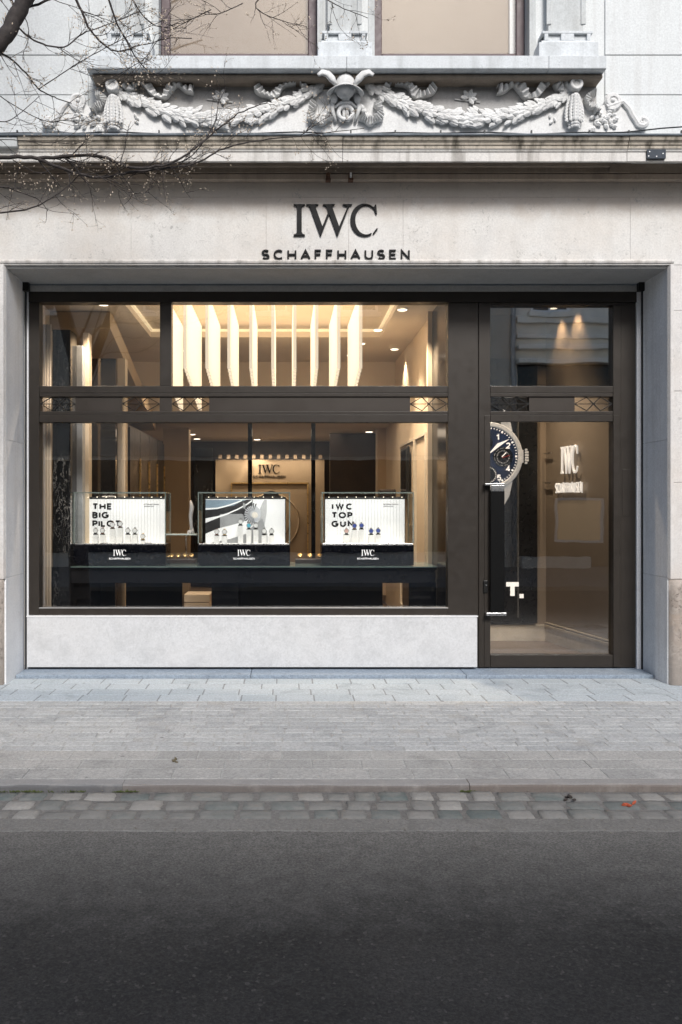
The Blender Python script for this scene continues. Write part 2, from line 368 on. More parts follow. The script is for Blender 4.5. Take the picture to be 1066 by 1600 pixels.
# single-line sans capitals, height 1: (advance width, [polylines])
def _S(w=.62):
    return arc(w/2, .745, w/2, .255, 35, 270, 12)[:-1] + arc(w/2, .255, w/2, .255, 90, -145, 12)
GL = {
 'S': (.62, [_S()]), 'C': (.8, [arc(.45, .5, .45, .5, 48, 312, 18)]),
 'H': (.74, [[(0,0),(0,1)], [(.74,0),(.74,1)], [(0,.5),(.74,.5)]]),
 'A': (.84, [[(0,0),(.42,1),(.84,0)], [(.17,.33),(.67,.33)]]),
 'F': (.56, [[(0,0),(0,1),(.56,1)], [(0,.52),(.5,.52)]]),
 'U': (.70, [[(0,1),(0,.35)] + arc(.35, .35, .35, .35, 180, 360, 12) + [(.7,1)]]),
 'E': (.58, [[(.58,1),(0,1),(0,0),(.58,0)], [(0,.52),(.52,.52)]]),
 'N': (.74, [[(0,0),(0,1),(.74,0),(.74,1)]]),
 'T': (.7, [[(0,1),(.7,1)], [(.35,1),(.35,0)]]),
 'B': (.6, [[(0,.53),(.33,.53)] , [(0,0),(0,1),(.3,1)] + arc(.32, .765, .235, .235, 85, -90, 8), [(0,0),(.3,0)] + arc(.33, .265, .27, .265, -85, 90, 8)]),
 'I': (.0, [[(0,0),(0,1)]]),
 'G': (.86, [arc(.47, .5, .47, .5, 46, 330, 18) + [(.88,.46),(.52,.46)]]),
 'P': (.58, [[(0,0),(0,1),(.3,1)] + arc(.3, .72, .28, .28, 90, -90, 10) + [(0,.44)]]),
 'L': (.52, [[(0,1),(0,0),(.52,0)]]), 'O': (.96, [arc(.48, .5, .48, .5, 0, 360, 24)]),
 'W': (1.1, [[(0,1),(.28,0),(.55,1),(.82,0),(1.1,1)]]),
 'M': (.86, [[(0,0),(0,1),(.43,.35),(.86,1),(.86,0)]]),
 'R': (.6, [[(0,0),(0,1),(.3,1)] + arc(.3, .73, .27, .27, 90, -90, 10) + [(0,.46)], [(.3,.46),(.6,0)]]),
 '1': (.3, [[(0,.75),(.3,1),(.3,0)]]), '2': (.6, [arc(.3, .7, .3, .3, 160, -35, 10) + [(0,0),(.6,0)]]),
 '4': (.62, [[(.45,0),(.45,1),(0,.3),(.62,.3)]]),
 '5': (.6, [[(.55,1),(.08,1),(.03,.55)] + arc(.28, .32, .3, .32, 120, -140, 12)]),
 '.': (.0, [[(0,-.08),(0,.1)]]), ' ': (.45, []),
}
def stroke(mb, pts, w, y0, y1, closed=False):
    "ribbon with mitred corners along an x,z polyline"
    P = [Vector(p) for p in pts]; n = len(P); Ls = []; Rs = []
    closed = (P[0]-P[-1]).length < 1e-6
    if closed: P = P[:-1]; n -= 1
    for i in range(n):
        if closed: a, b = P[i-1], P[(i+1) % n]
        else: a, b = P[max(i-1, 0)], P[min(i+1, n-1)]
        d0 = (P[i]-a); d1 = (b-P[i])
        if d0.length < 1e-9: d0 = d1
        if d1.length < 1e-9: d1 = d0
        d0 = d0.normalized(); d1 = d1.normalized()
        n0 = Vector((-d0.y, d0.x)); n1 = Vector((-d1.y, d1.x)); m = (n0+n1)
        m = m.normalized() if m.length > 1e-6 else n0
        k = min(1/max(m.dot(n0), .3), 2.2)*w/2
        Ls.append(P[i]+m*k); Rs.append(P[i]-m*k)
    V = [(p.x, y0, p.y) for p in Ls] + [(p.x, y0, p.y) for p in Rs] + [(p.x, y1, p.y) for p in Ls] + [(p.x, y1, p.y) for p in Rs]
    F = []
    rng = range(n) if closed else range(n-1)
    for i in rng:
        j = (i+1) % n
        F += [(i, i+n, j+n, j), (i+2*n, j+2*n, j+3*n, i+3*n), (i, j, j+2*n, i+2*n), (i+n, i+3*n, j+3*n, j+n)]
    if not closed: F += [(0, 2*n, 3*n, n), (n-1, 2*n-1, 4*n-1, 3*n-1)]
    mb.add(V, F)
def letter_mb(ch, x, z, h, wt, y0, y1, sx=1.0):
    mb = MB(); ww, st = GL[ch]
    for i, s in enumerate(st):
        stroke(mb, [(x + p[0]*h*sx, z + wt/2 + p[1]*(h-wt)) for p in s], wt, y0 - i*.0004, y1)
    return mb
def text_width(t, h, gap, sx=1.0): return sum(GL[c][0]*h*sx for c in t) + gap*h*(len(t)-1)
def sans(t, x0, x1, z, h, wt, y0, y1, sx=1.0):
    "list of letter meshes spread between x0 and x1 (centre lines inset by half a stroke)"
    x0 += wt/2; x1 -= wt/2
    gap = (x1 - x0 - sum(GL[c][0]*h*sx for c in t))/max(1, len(t)-1); out = []; x = x0
    for c in t:
        if GL[c][1]: out.append(letter_mb(c, x, z, h, wt, y0, y1, sx))
        x += GL[c][0]*h*sx + gap
    return out
def joined(mbs):
    o = MB()
    for m in mbs: o.add(m.v, m.f)
    return o
def serif(x0, x1, z, h, y0, y1):
    "the three roman capitals I W C, in a box x0..x1 wide"
    k = (x1-x0)/133.0; kz = h/51.0
    def T(p): return (x0 + p[0]*k, z + (51-p[1])*kz)
    out = []
    m = MB(); m.poly([T(p) for p in [(0,.8),(18,.8),(18,2.6),(14.5,3.6),(12.8,6.5),(12.8,44.5),(14.5,47.4),(18,48.4),(18,50.2),(0,50.2),(0,48.4),(3.5,47.4),(5.2,44.5),(5.2,6.5),(3.5,3.6),(0,2.6)]], y0, y1); out.append(m)
    m = MB()
    for i, pl in enumerate([
        [(20,0.8),(39,0.8),(39,2.4),(35.2,3.4),(34.6,5.5),(45.5,35.5),(42,51),(25.8,6),(23.4,3.2),(20,2.4)],
        [(42,51),(45.5,35.5),(56.8,7.2),(59.2,9.5),(43.0,51)],
        [(46.2,0.8),(65,0.8),(65,2.4),(61.5,3.4),(61,5.5),(71.8,35.5),(68.6,51),(52.2,6),(49.6,3.2),(46.2,2.4)],
        [(68.6,51),(71.8,35.5),(84.2,6.8),(84,3.8),(77.5,2.4),(77.5,.8),(92,.8),(92,2.4),(88.6,3.6),(86.8,6.5),(69.6,51)]]):
        m.poly([T(p) for p in pl], y0 - i*.0006, y1 + i*.0003)
    out.append(m)
    outer = [(112 + 22.5*cos(R(t))*1.0, 25.5 - 25.5*sin(R(t))) for t in range(52, 306, 8)]
    inner = [(114.5 + 17.2*cos(R(t)), 25.5 - 22.8*sin(R(t))) for t in range(58, 300, 8)]
    pts = [(131.5,16.5),(130.3,1.5),(128.7,1.5),(127.4,4.0)] + outer + [(127.5,46.2),(133,39.0),(131.8,38.0),(126.5,43.8)] + inner[::-1] + [(126.5,7.2),(129.8,16.5)]
    m = MB(); nfan = len(outer)
    # quad strip between outer and inner arcs, plus the two terminals
    no = len(outer); ni = len(inner)
    for i in range(no-1):
        a, b = outer[i], outer[i+1]; c = inner[min(ni-1, round((i+1)*(ni-1)/(no-1)))]; d = inner[min(ni-1, round(i*(ni-1)/(no-1)))]
        q = [a, b, c] if c == d else [a, b, c, d]
        m.poly([T(p) for p in q], y0, y1)
    m.poly([T(p) for p in [(128.6,1.5),(130.4,1.5),(131.6,16.5),(129.8,16.5),(126.8,8.8),(123.6,6.0),(125.6,5.2),(127.2,4.6)]], y0-.0005, y1)
    m.poly([T(p) for p in [(125,46.4),(131.5,38.2),(133,39.2),(127.6,46.6),(125.3,48)]], y0-.0005, y1)
    out.append(m)
    return out

# ================================================================== GROUND
def gz(Y):
    return 0.0 if Y > -.66 else max(-.05, -.05*(-.66 - Y)/1.94)
random.seed(3)
m = MB(); m.box(-600, 600, -600, 600, -.6, -.14); m.build('ground', MORTAR, kind='structure')
# road
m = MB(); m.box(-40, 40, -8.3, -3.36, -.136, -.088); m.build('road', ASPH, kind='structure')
m = MB(); N = 260; E = [(-6 + 12*i/N, -3.36 + .004*sin(i*.31) + random.uniform(-.007, .007)) for i in range(N+1)]
m.add([(x, y, -.084) for x, y in E] + [(x, -3.19, -.084) for x, y in E] + [(x, y-.012, -.089) for x, y in E],
      [(i, i+1, N+2+i, N+1+i) for i in range(N)] + [(2*N+2+i, 2*N+3+i, i+1, i) for i in range(N)])
m.box(-40, 40, -3.34, -3.19, -.134, -.0865); m.build('concrete_strip', CONC, kind='structure')
m = MB(); m.box(-40, 40, -14, -8.31, -.134, .0); m.build('far_pavement', CONC, kind='structure')
# gutter
m = MB(); m.box(-40, 40, -3.189, -2.715, -.132, -.0945); gut = m.build('gutter_bed', MORTAR, kind='structure')
m = MB()
for r in range(3):
    x = -5.2 + r*.09
    while x < 5.6:
        wd = random.uniform(.13, .21); y0 = -3.18 + r*.155; dy = .138 + random.uniform(-.02, .012)
        h = -.087 + random.uniform(-.004, .006); m.tint = random.random()
        N = 6; UV = (0, .07, .33, .67, .93, 1); j = [[random.uniform(-.011, .011) for _ in range(3)] for _ in range(99)]
        vs_ = []; 
        for a in range(N):
            for b in range(N):
                u, v = UV[a], UV[b]; e = max(abs(u-.5), abs(v-.5))*2
                q = j[a*N+b]
                zz = h + .003 - (.02 if e > .99 else (.003 if e > .4 else 0)) + q[2]*.15
                cr = .010 if (a in (0, N-1) and b in (0, N-1)) else 0
                vs_.append((x + u*wd*(1) + q[0]*.6 + cr*(1 if u < .5 else -1), y0 + v*dy + q[1]*.6 + cr*(1 if v < .5 else -1), zz))
        m.add(vs_, [(a*N+b, (a+1)*N+b, (a+1)*N+b+1, a*N+b+1) for a in range(N-1) for b in range(N-1)])
        x += wd + random.uniform(.012, .028)
m.build('gutter', COBM, smooth=True, tint=True, kind='structure')
# kerb
m = MB()
xs = [-14, -9.8, -7.2, -5.0, -3.1, -1.0, 1.14, 3.9, 6.2, 9, 14]
for i in range(len(xs)-1):
    m.tint = [.3, .5, .2, .6, .15, .75, 1.0, .1, .2, .5, .3][i]
    yj = random.uniform(-.004, .004); zj = random.uniform(-.004, .003)
    x0 = xs[i] + .0015; x1 = xs[i+1] - .0015; n = max(2, int((x1-x0)/.12)); vs_ = []; 
    for k in range(n+1):
        xx = x0 + (x1-x0)*k/n; q = random.uniform(-.004, .004); q2 = random.uniform(-.003, .003)
        y = -2.705 + yj
        vs_ += [(xx, -2.60, -.13), (xx, -2.60, -.049+zj), (xx, y+.014, -.0495+zj+q2*.3), (xx, y+.003+q, -.056+zj+q2), (xx, y-.001+q, -.066+zj), (xx, y-.004+q, -.13)]
    fs_ = [(k*6+a, k*6+a+1, (k+1)*6+a+1, (k+1)*6+a) for k in range(n) for a in range(5)] + [(5,4,3,2,1,0), tuple(n*6+a for a in range(6))]
    m.add(vs_, fs_)
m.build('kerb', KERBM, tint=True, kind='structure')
# pavement: joint bed, then slabs and small pavers set into it
m = MB(); n = 24
ys = [-2.596 + (3.5+2.596)*k/n for k in range(n+1)]
ys = sorted(ys + [-.66])
V = [(x, y, gz(y)-.0032) for y in ys for x in (-14, 14)]
m.add(V + [(x, y, -.13) for y in ys for x in (-14, 14)], [(2*i, 2*i+1, 2*i+3, 2*i+2) for i in range(len(ys)-1)])
m.build('pavement_bed', JOINT, kind='structure')
m = MB(); m.box(-6, 7, -.652, .30, -.02, -.0022); m.build('slab_bed', DJOINT, kind='structure')
def pave(mb, y0, y1, rows, wlen, x0, x1, jit, gap, skew=0.0, drop=0.0):
    d = (y1-y0)/rows
    for r in range(rows):
        x = x0 + random.uniform(0, wlen)*.5 + (r % 2)*wlen*.5
        while x < x1:
            wd = wlen*random.uniform(1-jit, 1+jit); a, b = y0 + r*d + gap/2, y0 + (r+1)*d - gap/2
            mb.tint = random.random(); z = random.uniform(-.0012, .0012) - (drop if random.random() < .3 else 0)
            c = .004; xa, xb = x+gap/2, x+wd-gap/2; tl = random.uniform(-.0008, .0008)
            zt = [gz(a)+z-tl, gz(a)+z+tl, gz(b)+z+tl, gz(b)+z-tl]
            top = [(xa+c, a+c, zt[0]), (xb-c, a+c, zt[1]), (xb-c, b-c, zt[2]), (xa+c, b-c, zt[3])]
            bot = [(xa, a, gz(a)-.006), (xb, a, gz(a)-.006), (xb, b, gz(b)-.006), (xa, b, gz(b)-.006)]
            mb.add(top+bot, [(0,1,2,3),(4,5,1,0),(5,6,2,1),(6,7,3,2),(7,4,0,3)]); x += wd
m = MB(); pave(m, -.66, .29, 4, .34, -5.2, 6, .15, .007); m.build('pavement_slabs', SLAB, tint=True, kind='structure')
m = MB(); pave(m, -2.02, -.663, 13, .215, -5.2, 6, .03, .008, drop=.0022); m.build('pavement', BRICKP, tint=True, kind='structure')
m = MB(); pave(m, -2.594, -2.023, 3, .30, -5.2, 6, .10, .008, drop=.0015); m.build('pavement_edge', BRICKP2, tint=True, kind='structure')
m = MB(); x = -2.65
for x0, x1 in ((-2.597, -.33), (-.326, 1.75), (1.754, 3.567)): m.box(x0, x1, .302, .84, -.02, .034)
m.build('bluestone_step', BLUEST, bevel=.006, kind='structure')

# ================================================================== OUR BUILDING
bld = empty('shop_building', 'pale limestone facade with carved garlands and cornice over a wide bronze shopfront', 'building')
XL, XR = -9.0, 9.0
OL, OR_ = -2.60, 3.572           # opening edges at the facade plane
OT = px(0, 414, 0)[1]            # opening top 3.90
ZC = px(0, 285, 0)[1]            # top of the lintel stone
# lintel: separate blocks with fine joints
m = MB(); zj = px(0, 308, 0)[1]; g = .0008
xsj = [XL, -4.2] + [px(v, 0, 0)[0] for v in (205, 416, 545, 630, 985)] + [5.6, XR]
for i in range(len(xsj)-1): m.box(xsj[i]+g, xsj[i+1]-g, 0 + (i % 2)*.0012, .45, OT+.002, zj-g)
xsj = [XL, -3.3] + [px(v, 0, 0)[0] for v in (90, 300, 716, 960)] + [6, XR]
for i in range(len(xsj)-1): m.box(xsj[i]+g, xsj[i+1]-g, -.001 + (i % 2)*.0012, .45, zj+g, ZC)
m.build('lintel', LIME, bld, bevel=.001)
m = MB(); m.box(XL, XR, .012, .44, OT+.01, ZC-.01); m.build('joint_filling', TANST, bld)
# piers
zp = px(0, 905, 0)[1]
zs = [zp, zp+.9, zp+1.75, zp+2.5, OT]
m = MB()
for i in range(4):
    m.box(OL-1.6, OL-.02, .002*(i % 2), .5, zs[i]+.002, zs[i+1]-.001); m.box(XL, OL-1.604, .002, .5, zs[i]+.002, zs[i+1]-.001)
m.build('pier', PIERM, bld, bevel=.003); m = MB()
for i in range(4):
    m.box(OR_+.048, OR_+2.2, .002*(i % 2), .5, zs[i]+.002, zs[i+1]-.001); m.box(OR_+2.204, XR, .002, .5, zs[i]+.002, zs[i+1]-.001)
m.build('pier', PIERM, bld, bevel=.003)
def rough_block(mb, x0, x1, y0, y1, z0, z1, amp=.008, n=14):
    nx = max(2, int((x1-x0)/.06)); nz = max(2, int((z1-z0)/.06)); V = []; 
    for a in range(nz+1):
        for b in range(nx+1):
            e = a in (0, nz) or b in (0, nx)
            V.append((x0+(x1-x0)*b/nx, y0 + (random.uniform(-amp, amp) if not e else amp*1.2), z0+(z1-z0)*a/nz))
    o = (nz+1)*(nx+1); V += [(x0,y1,z0),(x1,y1,z0),(x1,y1,z1),(x0,y1,z1)]
    F = [(a*(nx+1)+b, a*(nx+1)+b+1, (a+1)*(nx+1)+b+1, (a+1)*(nx+1)+b) for a in range(nz) for b in range(nx)]
    F += [tuple(range(nx, -1, -1)) + (o, o+1), tuple(range(nz*(nx+1), (nz+1)*(nx+1))) + (o+2, o+3), tuple(a*(nx+1) for a in range(nz+1)) + (o+3, o), tuple(a*(nx+1)+nx for a in range(nz, -1, -1)) + (o+1, o+2)]
    mb.add(V, F)
m = MB()
for x0, x1 in ((OR_+.012, OR_+1.3), (OR_+1.31, 6.4), (6.41, XR), (OL-1.2, OL-.016), (-7, OL-1.21), (XL, -7.01)):
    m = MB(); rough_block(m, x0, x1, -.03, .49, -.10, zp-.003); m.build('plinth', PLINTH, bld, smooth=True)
# jamb linings and chamfered moulding round the opening
ZJ = px(0, 437, .58)[1]
def lining(mb, side):
    X = OL if side < 0 else OR_; s = side
    for k, (z0, z1) in enumerate(((-.05, zp+.01), (zp+.013, zp+1.3), (zp+1.303, OT-.02))):
        mb.add([(X-s*.0, .03, z0), (X-s*.0, .575, z0), (X+s*.045, .575, z0), (X+s*.045, .03, z0), (X, .03, z1), (X, .575, z1), (X+s*.045, .575, z1), (X+s*.045, .03, z1)],
               [(0,1,5,4),(3,7,6,2),(0,4,7,3),(1,2,6,5),(4,5,6,7),(0,3,2,1)])
for sd in (-1, 1): m = MB(); lining(m, sd); m.build('jamb', JAMB, bld)
m = MB()
for s, X in ((-1, OL), (1, OR_)):
    m = MB(); m.add([(X, .028, zp+.003), (X+s*.014, -.008, zp+.003), (X+s*.046, -.008, zp+.003), (X+s*.046, .028, zp+.003),
           (X, .028, OT), (X+s*.014, -.008, OT+.008), (X+s*.046, -.008, OT+.008), (X+s*.046, .028, OT+.0)],
          [(0,1,5,4), (1,2,6,5), (2,3,7,6), (3,0,4,7), (0,3,2,1), (4,5,6,7)])
    m.build('opening_moulding', PIERM, bld)
m = MB(); m.profile([(.2, OT+.046), (-.008, OT+.046), (-.016, OT+.036), (-.012, OT+.018), (0.0, OT+.008), (.03, OT-.004), (.2, OT-.004)], OL-.046, OR_+.046)
m.build('lintel_moulding', CORN, bld, bevel=.003)
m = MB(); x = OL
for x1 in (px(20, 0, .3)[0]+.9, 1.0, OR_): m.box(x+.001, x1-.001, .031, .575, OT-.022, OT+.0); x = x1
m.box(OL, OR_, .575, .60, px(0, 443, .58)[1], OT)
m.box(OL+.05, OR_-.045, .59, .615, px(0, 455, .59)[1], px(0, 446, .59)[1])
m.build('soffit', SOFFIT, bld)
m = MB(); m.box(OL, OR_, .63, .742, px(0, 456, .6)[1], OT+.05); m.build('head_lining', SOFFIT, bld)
# return walls beside the frame plane
m = MB(); m.box(OL-.001, px(45, 0, .6)[0]-.002, .60, .70, .034, OT-.03); m.build('reveal_strip', JAMB, bld); m = MB(); m.box(px(995, 0, .6)[0]+.002, OR_+.001, .60, .70, .034, OT-.03)
m.build('reveal_strip', JAMB, bld)
m = MB()
for a, b in ((39.2, 41.0), (1003.2, 1006.0)): m = MB(); m.pbox(a, b, 452, 1046, .575, .572, .599); m.build('shutter_guide', BLACK, bld)
for a, b in ((34, 46), (997, 1010)): m = MB(); m.pbox(a, b, 438, 455, .56, .53, .60); m.build('guide_bracket', BLACK, bld, bevel=.006)

# cornice and frieze
def Z(y, Y): return px(0, y, Y)[1]
def band(mb, y0, y1, Yf, Yb, x0=XL, x1=XR): mb.box(x0, x1, Yf, Yb, Z(y1, Yf), Z(y0, Yf))
zb = Z(285, 0)
xstep = px(985, 0, -.05)[0]
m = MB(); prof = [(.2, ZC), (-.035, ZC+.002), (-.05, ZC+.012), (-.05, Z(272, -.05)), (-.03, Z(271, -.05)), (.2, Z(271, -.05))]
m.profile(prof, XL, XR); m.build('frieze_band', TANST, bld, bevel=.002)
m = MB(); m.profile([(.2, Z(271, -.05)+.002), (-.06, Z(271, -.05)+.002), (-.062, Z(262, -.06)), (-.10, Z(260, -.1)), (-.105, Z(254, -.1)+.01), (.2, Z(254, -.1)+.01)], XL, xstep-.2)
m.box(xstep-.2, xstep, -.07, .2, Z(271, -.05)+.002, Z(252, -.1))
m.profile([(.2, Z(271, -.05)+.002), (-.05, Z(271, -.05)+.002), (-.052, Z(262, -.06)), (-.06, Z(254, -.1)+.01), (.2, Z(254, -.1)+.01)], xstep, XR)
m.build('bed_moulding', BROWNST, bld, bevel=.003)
zf0, zf1 = Z(252, -.37), Z(236, -.37)
soff = MB(); cj = [XL, -3.9, px(33, 0, -.32)[0], px(138, 0, -.32)[0], px(535, 0, -.33)[0], px(977, 0, -.33)[0], 5.4, XR]
for i in range(len(cj)-1):
    a, b = cj[i]+.002, cj[i+1]-.002; e = .003*(i % 2)
    soff.profile([(.2, Z(254, -.1)+.012), (-.11, Z(254, -.1)+.012), (-.35, zf0-.004), (-.37-e, zf0), (-.37-e, zf1-.012), (-.38-e, zf1-.006), (-.38-e, zf1), (-.39-e, zf1+.012), (.2, zf1+.012)], a, b)
soff.build('cornice', CORN, bld)
m = MB()
for i in range(len(cj)-1):
    a, b = cj[i]+.003, cj[i+1]-.003; e = .003*(i % 2); z0 = zf1+.013
    if i == 2-1: continue
    zt = Z(213, -.43)
    m.profile([(.2, z0), (-.392-e, z0), (-.392-e, z0+.022), (-.402-e, z0+.03), (-.406-e, z0+.045), (-.415-e, z0+.055), (-.425-e, zt-.03), (-.435-e, zt), (.2, zt)], a, b)
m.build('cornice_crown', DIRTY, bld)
# pale repaired block at the left end of the cornice
m = MB(); m.box(cj[1]+.003, cj[2]-.003, -.43, .2, zf1+.013, Z(213, -.43)); m.build('repaired_block', PILST, bld, bevel=.008)
zct = Z(208, -.45)
m = MB(); m.profile([(.12, Z(213, -.43)+.002), (-.45, Z(213, -.43)+.002), (-.455, zct-.004), (-.44, zct), (.12, zct+.05)], XL, XR)
m.build('cornice_flashing', LEAD, bld, bevel=.003)
# upper wall
UW = .08
m = MB(); mr = MB(); ub = 5.0; UT = 10.5
wl = px(252, 0, .25)[0], px(495, 0, .25)[0]; wr = px(583, 0, .25)[0], px(820, 0, .25)[0]
zs0 = 5.77; wt_ = 8.0
courses = [ub]
zc = Z(180, UW); 
for yy in (148, 86): courses.append(Z(yy, UW))
while courses[-1] < UT: courses.append(courses[-1] + .62)
for i in range(len(courses)-1):
    z0, z1 = courses[i]+.004, courses[i+1]-.004
    for k, (a, b) in enumerate(((XL, -4.6), (-4.592, px(138, 0, UW)[0]), (px(946, 0, UW)[0], 5.2), (5.208, XR))):
        (m if k < 2 else mr).box(a, b, UW + .001*(i % 2), .5, z0, z1)
m.build('upper_wall', STUCCO, bld, bevel=.004); mr.build('upper_wall', STUCCO, bld, bevel=.004)
m = MB(); m.box(XL, XR, UW+.02, .49, ub-.02, 5.75); 
m.box(XL, wl[0]-.05, UW+.02, .49, 5.751, UT); m.box(wl[1]+.05, wr[0]-.05, UW+.02, .49, 5.751, UT); m.box(wr[1]+.05, XR, UW+.02, .49, 5.751, UT)
m.box(wl[0]-.05, wl[1]+.05, UW+.02, .49, wt_, UT); m.box(wr[0]-.05, wr[1]+.05, UW+.02, .49, wt_, UT)
m.build('wall_core', STUCCO, bld)
# window sill ledge, its brackets and the panel underneath
sx0, sx1 = px(135, 0, -.2)[0], px(948, 0, -.2)[0]
zl0, zl1 = Z(108, -.2), Z(86, -.2)
m = MB(); js = [sx0, px(542, 0, -.2)[0], px(858, 0, -.2)[0], sx1]
for i in range(3): m.profile([(.10, zl0), (-.19, zl0), (-.2, zl0+.01), (-.2, zl1-.006), (-.185, zl1), (.10, zl1+.02)], js[i]+.0015, js[i+1]-.0015)
m.build('sill_ledge', SILLST, bld, bevel=.004)
m = MB(); pz0, pz1 = 5.1, Z(126, .05); p0, p1 = px(150, 0, .05)[0], px(932, 0, .05)[0]
m.box(p0, p1, -.12, .06, Z(122, -.12), zl0-.002); m.build('ledge_bed_moulding', BROWNST, bld, bevel=.012)
m = MB(); m.box(p0, p1, .05, .11, pz0, zl0-.003); m.build('relief_panel', PANELG, bld)
# pale lower field the garland lies on (its top edge follows the swag)
def G(x, y, Y=0.0): a, b = px(x, y, Y); return (a, b)
def swag(t, x0, y0, x1, y1, dip):
    x = x0 + (x1-x0)*t; y = y0 + (y1-y0)*t + dip*4*t*(1-t); return x, y
m = MB()
for a, b in ((175, 505), (905, 577)):
    N = 16
    for i in range(N):
        q = []
        for t in (i/N, (i+1)/N):
            x, y = swag(t, a, 140, b, 132, 52); q.append(G(x, y+4, .03))
        m.poly([q[0], q[1], (q[1][0], 5.09), (q[0][0], 5.09)], .03, .051)
m.poly([G(505, 140, .03), G(577, 140, .03), (G(577, 0, .03)[0], 5.09), (G(505, 0, .03)[0], 5.09)], .029, .051)
for a, b, c in ((120, 148, 175), (960, 932, 905)):
    m.poly([G(a, 190, .03), G(b, 166, .03), G(c, 150, .03), (G(c, 0, .03)[0], 5.09), (G(a, 0, .03)[0], 5.09)], .031, .051)
m.build('relief_field', CARVE, bld)
# garlands of overlapping leaves
def garland(x0, x1):
    random.seed(int(x0)); m = MB(); N = 64
    for i in range(N+1):
        t = i/N; x, y = swag(t, x0, 136, x1, 128, 52); X, Zz = G(x, y, -.02)
        thick = .018 + .042*sin(pi*min(1, max(0, t)))**.8
        x2, y2 = swag(min(1, t+.02), x0, 136, x1, 128, 52); x3, y3 = swag(max(0, t-.02), x0, 136, x1, 128, 52)
        d = Vector((x2-x3, 0, -(y2-y3))).normalized(); nrm = Vector((-d.z, 0, d.x))
        if t > .5: d = -d
        for k in range(5):
            o = random.uniform(-1, 1); off = nrm*thick*o
            c = Vector((X, .005 - thick*.6*(1-o*o)**.5, Zz)) + off
            dd = d + nrm*o*.45 + Vector((0, -.15, 0)) + Vector((random.uniform(-.22, .22), 0, random.uniform(-.22, .22)))
            m.leaf(c, -dd if random.random() < .1 else dd, random.uniform(.07, .11), random.uniform(.020, .030), .012, nrm=Vector((0, -1, 0)) + nrm*o*.8)
    pts = [(lambda q: (q[0], .025, q[1]))(G(*swag(i/24, x0, 136, x1, 128, 52), -.02)) for i in range(25)]
    m.tube(pts, [.010 + .030*sin(pi*i/24)**.8 for i in range(25)], 8)
    return m.build('garland', CARVE, bld)
garland(176, 508); garland(904, 572)
# ribbons: fluttering pleated bands
def ribbon(pts, wd, seed=0):
    random.seed(seed); m = MB(); n = 60; P = []
    for i in range(n+1):
        f = i/n*(len(pts)-1); k = min(int(f), len(pts)-2); u = f-k
        p0 = pts[max(k-1, 0)]; p1 = pts[k]; p2 = pts[k+1]; p3 = pts[min(k+2, len(pts)-1)]
        P.append(tuple(.5*((2*p1[a]) + (-p0[a]+p2[a])*u + (2*p0[a]-5*p1[a]+4*p2[a]-p3[a])*u*u + (-p0[a]+3*p1[a]-3*p2[a]+p3[a])*u**3) for a in (0, 1)))
    V = []
    for i, (x, y) in enumerate(P):
        a = P[max(i-1, 0)]; b = P[min(i+1, n)]; d = Vector((b[0]-a[0], b[1]-a[1])); d = d.normalized() if d.length else Vector((1, 0)); nn = Vector((-d.y, d.x))
        ww = wd*(.75 + .3*sin(i*.35)); yy = -.01 - .045*abs(sin(i*.8))
        for s in (-1, 1):
            X, Zz = G(x + nn.x*ww*s/2, y + nn.y*ww*s/2, 0); V.append((X, yy - .012*s, Zz))
        for s in (-1, 1):
            X, Zz = G(x + nn.x*ww*s/2, y + nn.y*ww*s/2, 0); V.append((X, .049, Zz))
    F = []
    for i in range(n):
        o = i*4; F += [(o, o+1, o+5, o+4), (o, o+4, o+6, o+2), (o+1, o+3, o+7, o+5)]
    m.add(V, F); return m.build('ribbon', CARVE, bld)
def mir(p): return [(1080-x, y) for x, y in p]
rb = [(192, 132), (205, 138), (216, 129), (230, 133), (242, 148), (256, 152), (264, 140), (276, 131), (290, 139), (303, 140)]
rb2 = [(400, 135), (412, 146), (428, 149), (440, 136), (456, 127), (472, 131), (478, 146)]
ribbon(rb, 11, 1); ribbon(rb2, 12, 2); ribbon(mir(rb), 11, 3); ribbon(mir(rb2), 12, 4)
for c in (1, -1):
    q = [(492, 160), (484, 176), (492, 188), (506, 190), (516, 182)]; ribbon(q if c > 0 else mir(q), 12, 5)
    q = [(150, 148), (160, 150), (163, 162), (152, 168), (146, 176)]; ribbon(q if c > 0 else mir(q), 10, 7)
# rosettes with hanging drops, small sprigs
def ros(x, y, cone):
    X, Zz = G(x, y, -.08); m = MB()
    m.lathe_y(X, Zz, [(.0, -.085), (.022, -.088), (.03, -.08), (.036, -.098), (.05, -.102), (.06, -.09), (.062, .045)], 28)
    m.build('rosette', CARVE, bld, smooth=True, bevel=0)
    m = MB(); random.seed(int(x))
    for i in range(11):
        t = i/10; zz = Zz - .07 - t*.29; r = .022 + .045*sin(pi*min(1, t*.75+.1)) if i < 9 else .04
        for k in range(6):
            a = -1+2*k/5; m.leaf((X + a*r, -.02 - .05*(1-a*a), zz), (a*.4, -.2, -1), .055 if i < 8 else .03, .017, .012, nrm=(a*.7, -1, 0))
    m.ell((X, .0, Zz-.24), (.055, .06, .13), 10, 8); m.build('hanging_drop', CARVE, bld)
ros(175, 133, 0); ros(901, 131, 1)
m = MB(); random.seed(5)
for cx_, cy_ in ((345, 150), (734, 150)):
    m = MB()
    for a in (-60, -20, 25, 70, 180, 130): 
        X, Zz = G(cx_, cy_, 0); m.leaf((X, .03, Zz), (cos(R(a)), -.2, sin(R(a))), .08, .02, .012)
    m.tube([(G(cx_-22, 152)[0], .04, G(0, 152)[1]), (G(cx_+18, 157)[0], .04, G(0, 157)[1])], .006, 5); m.build('sprig', CARVE, bld)
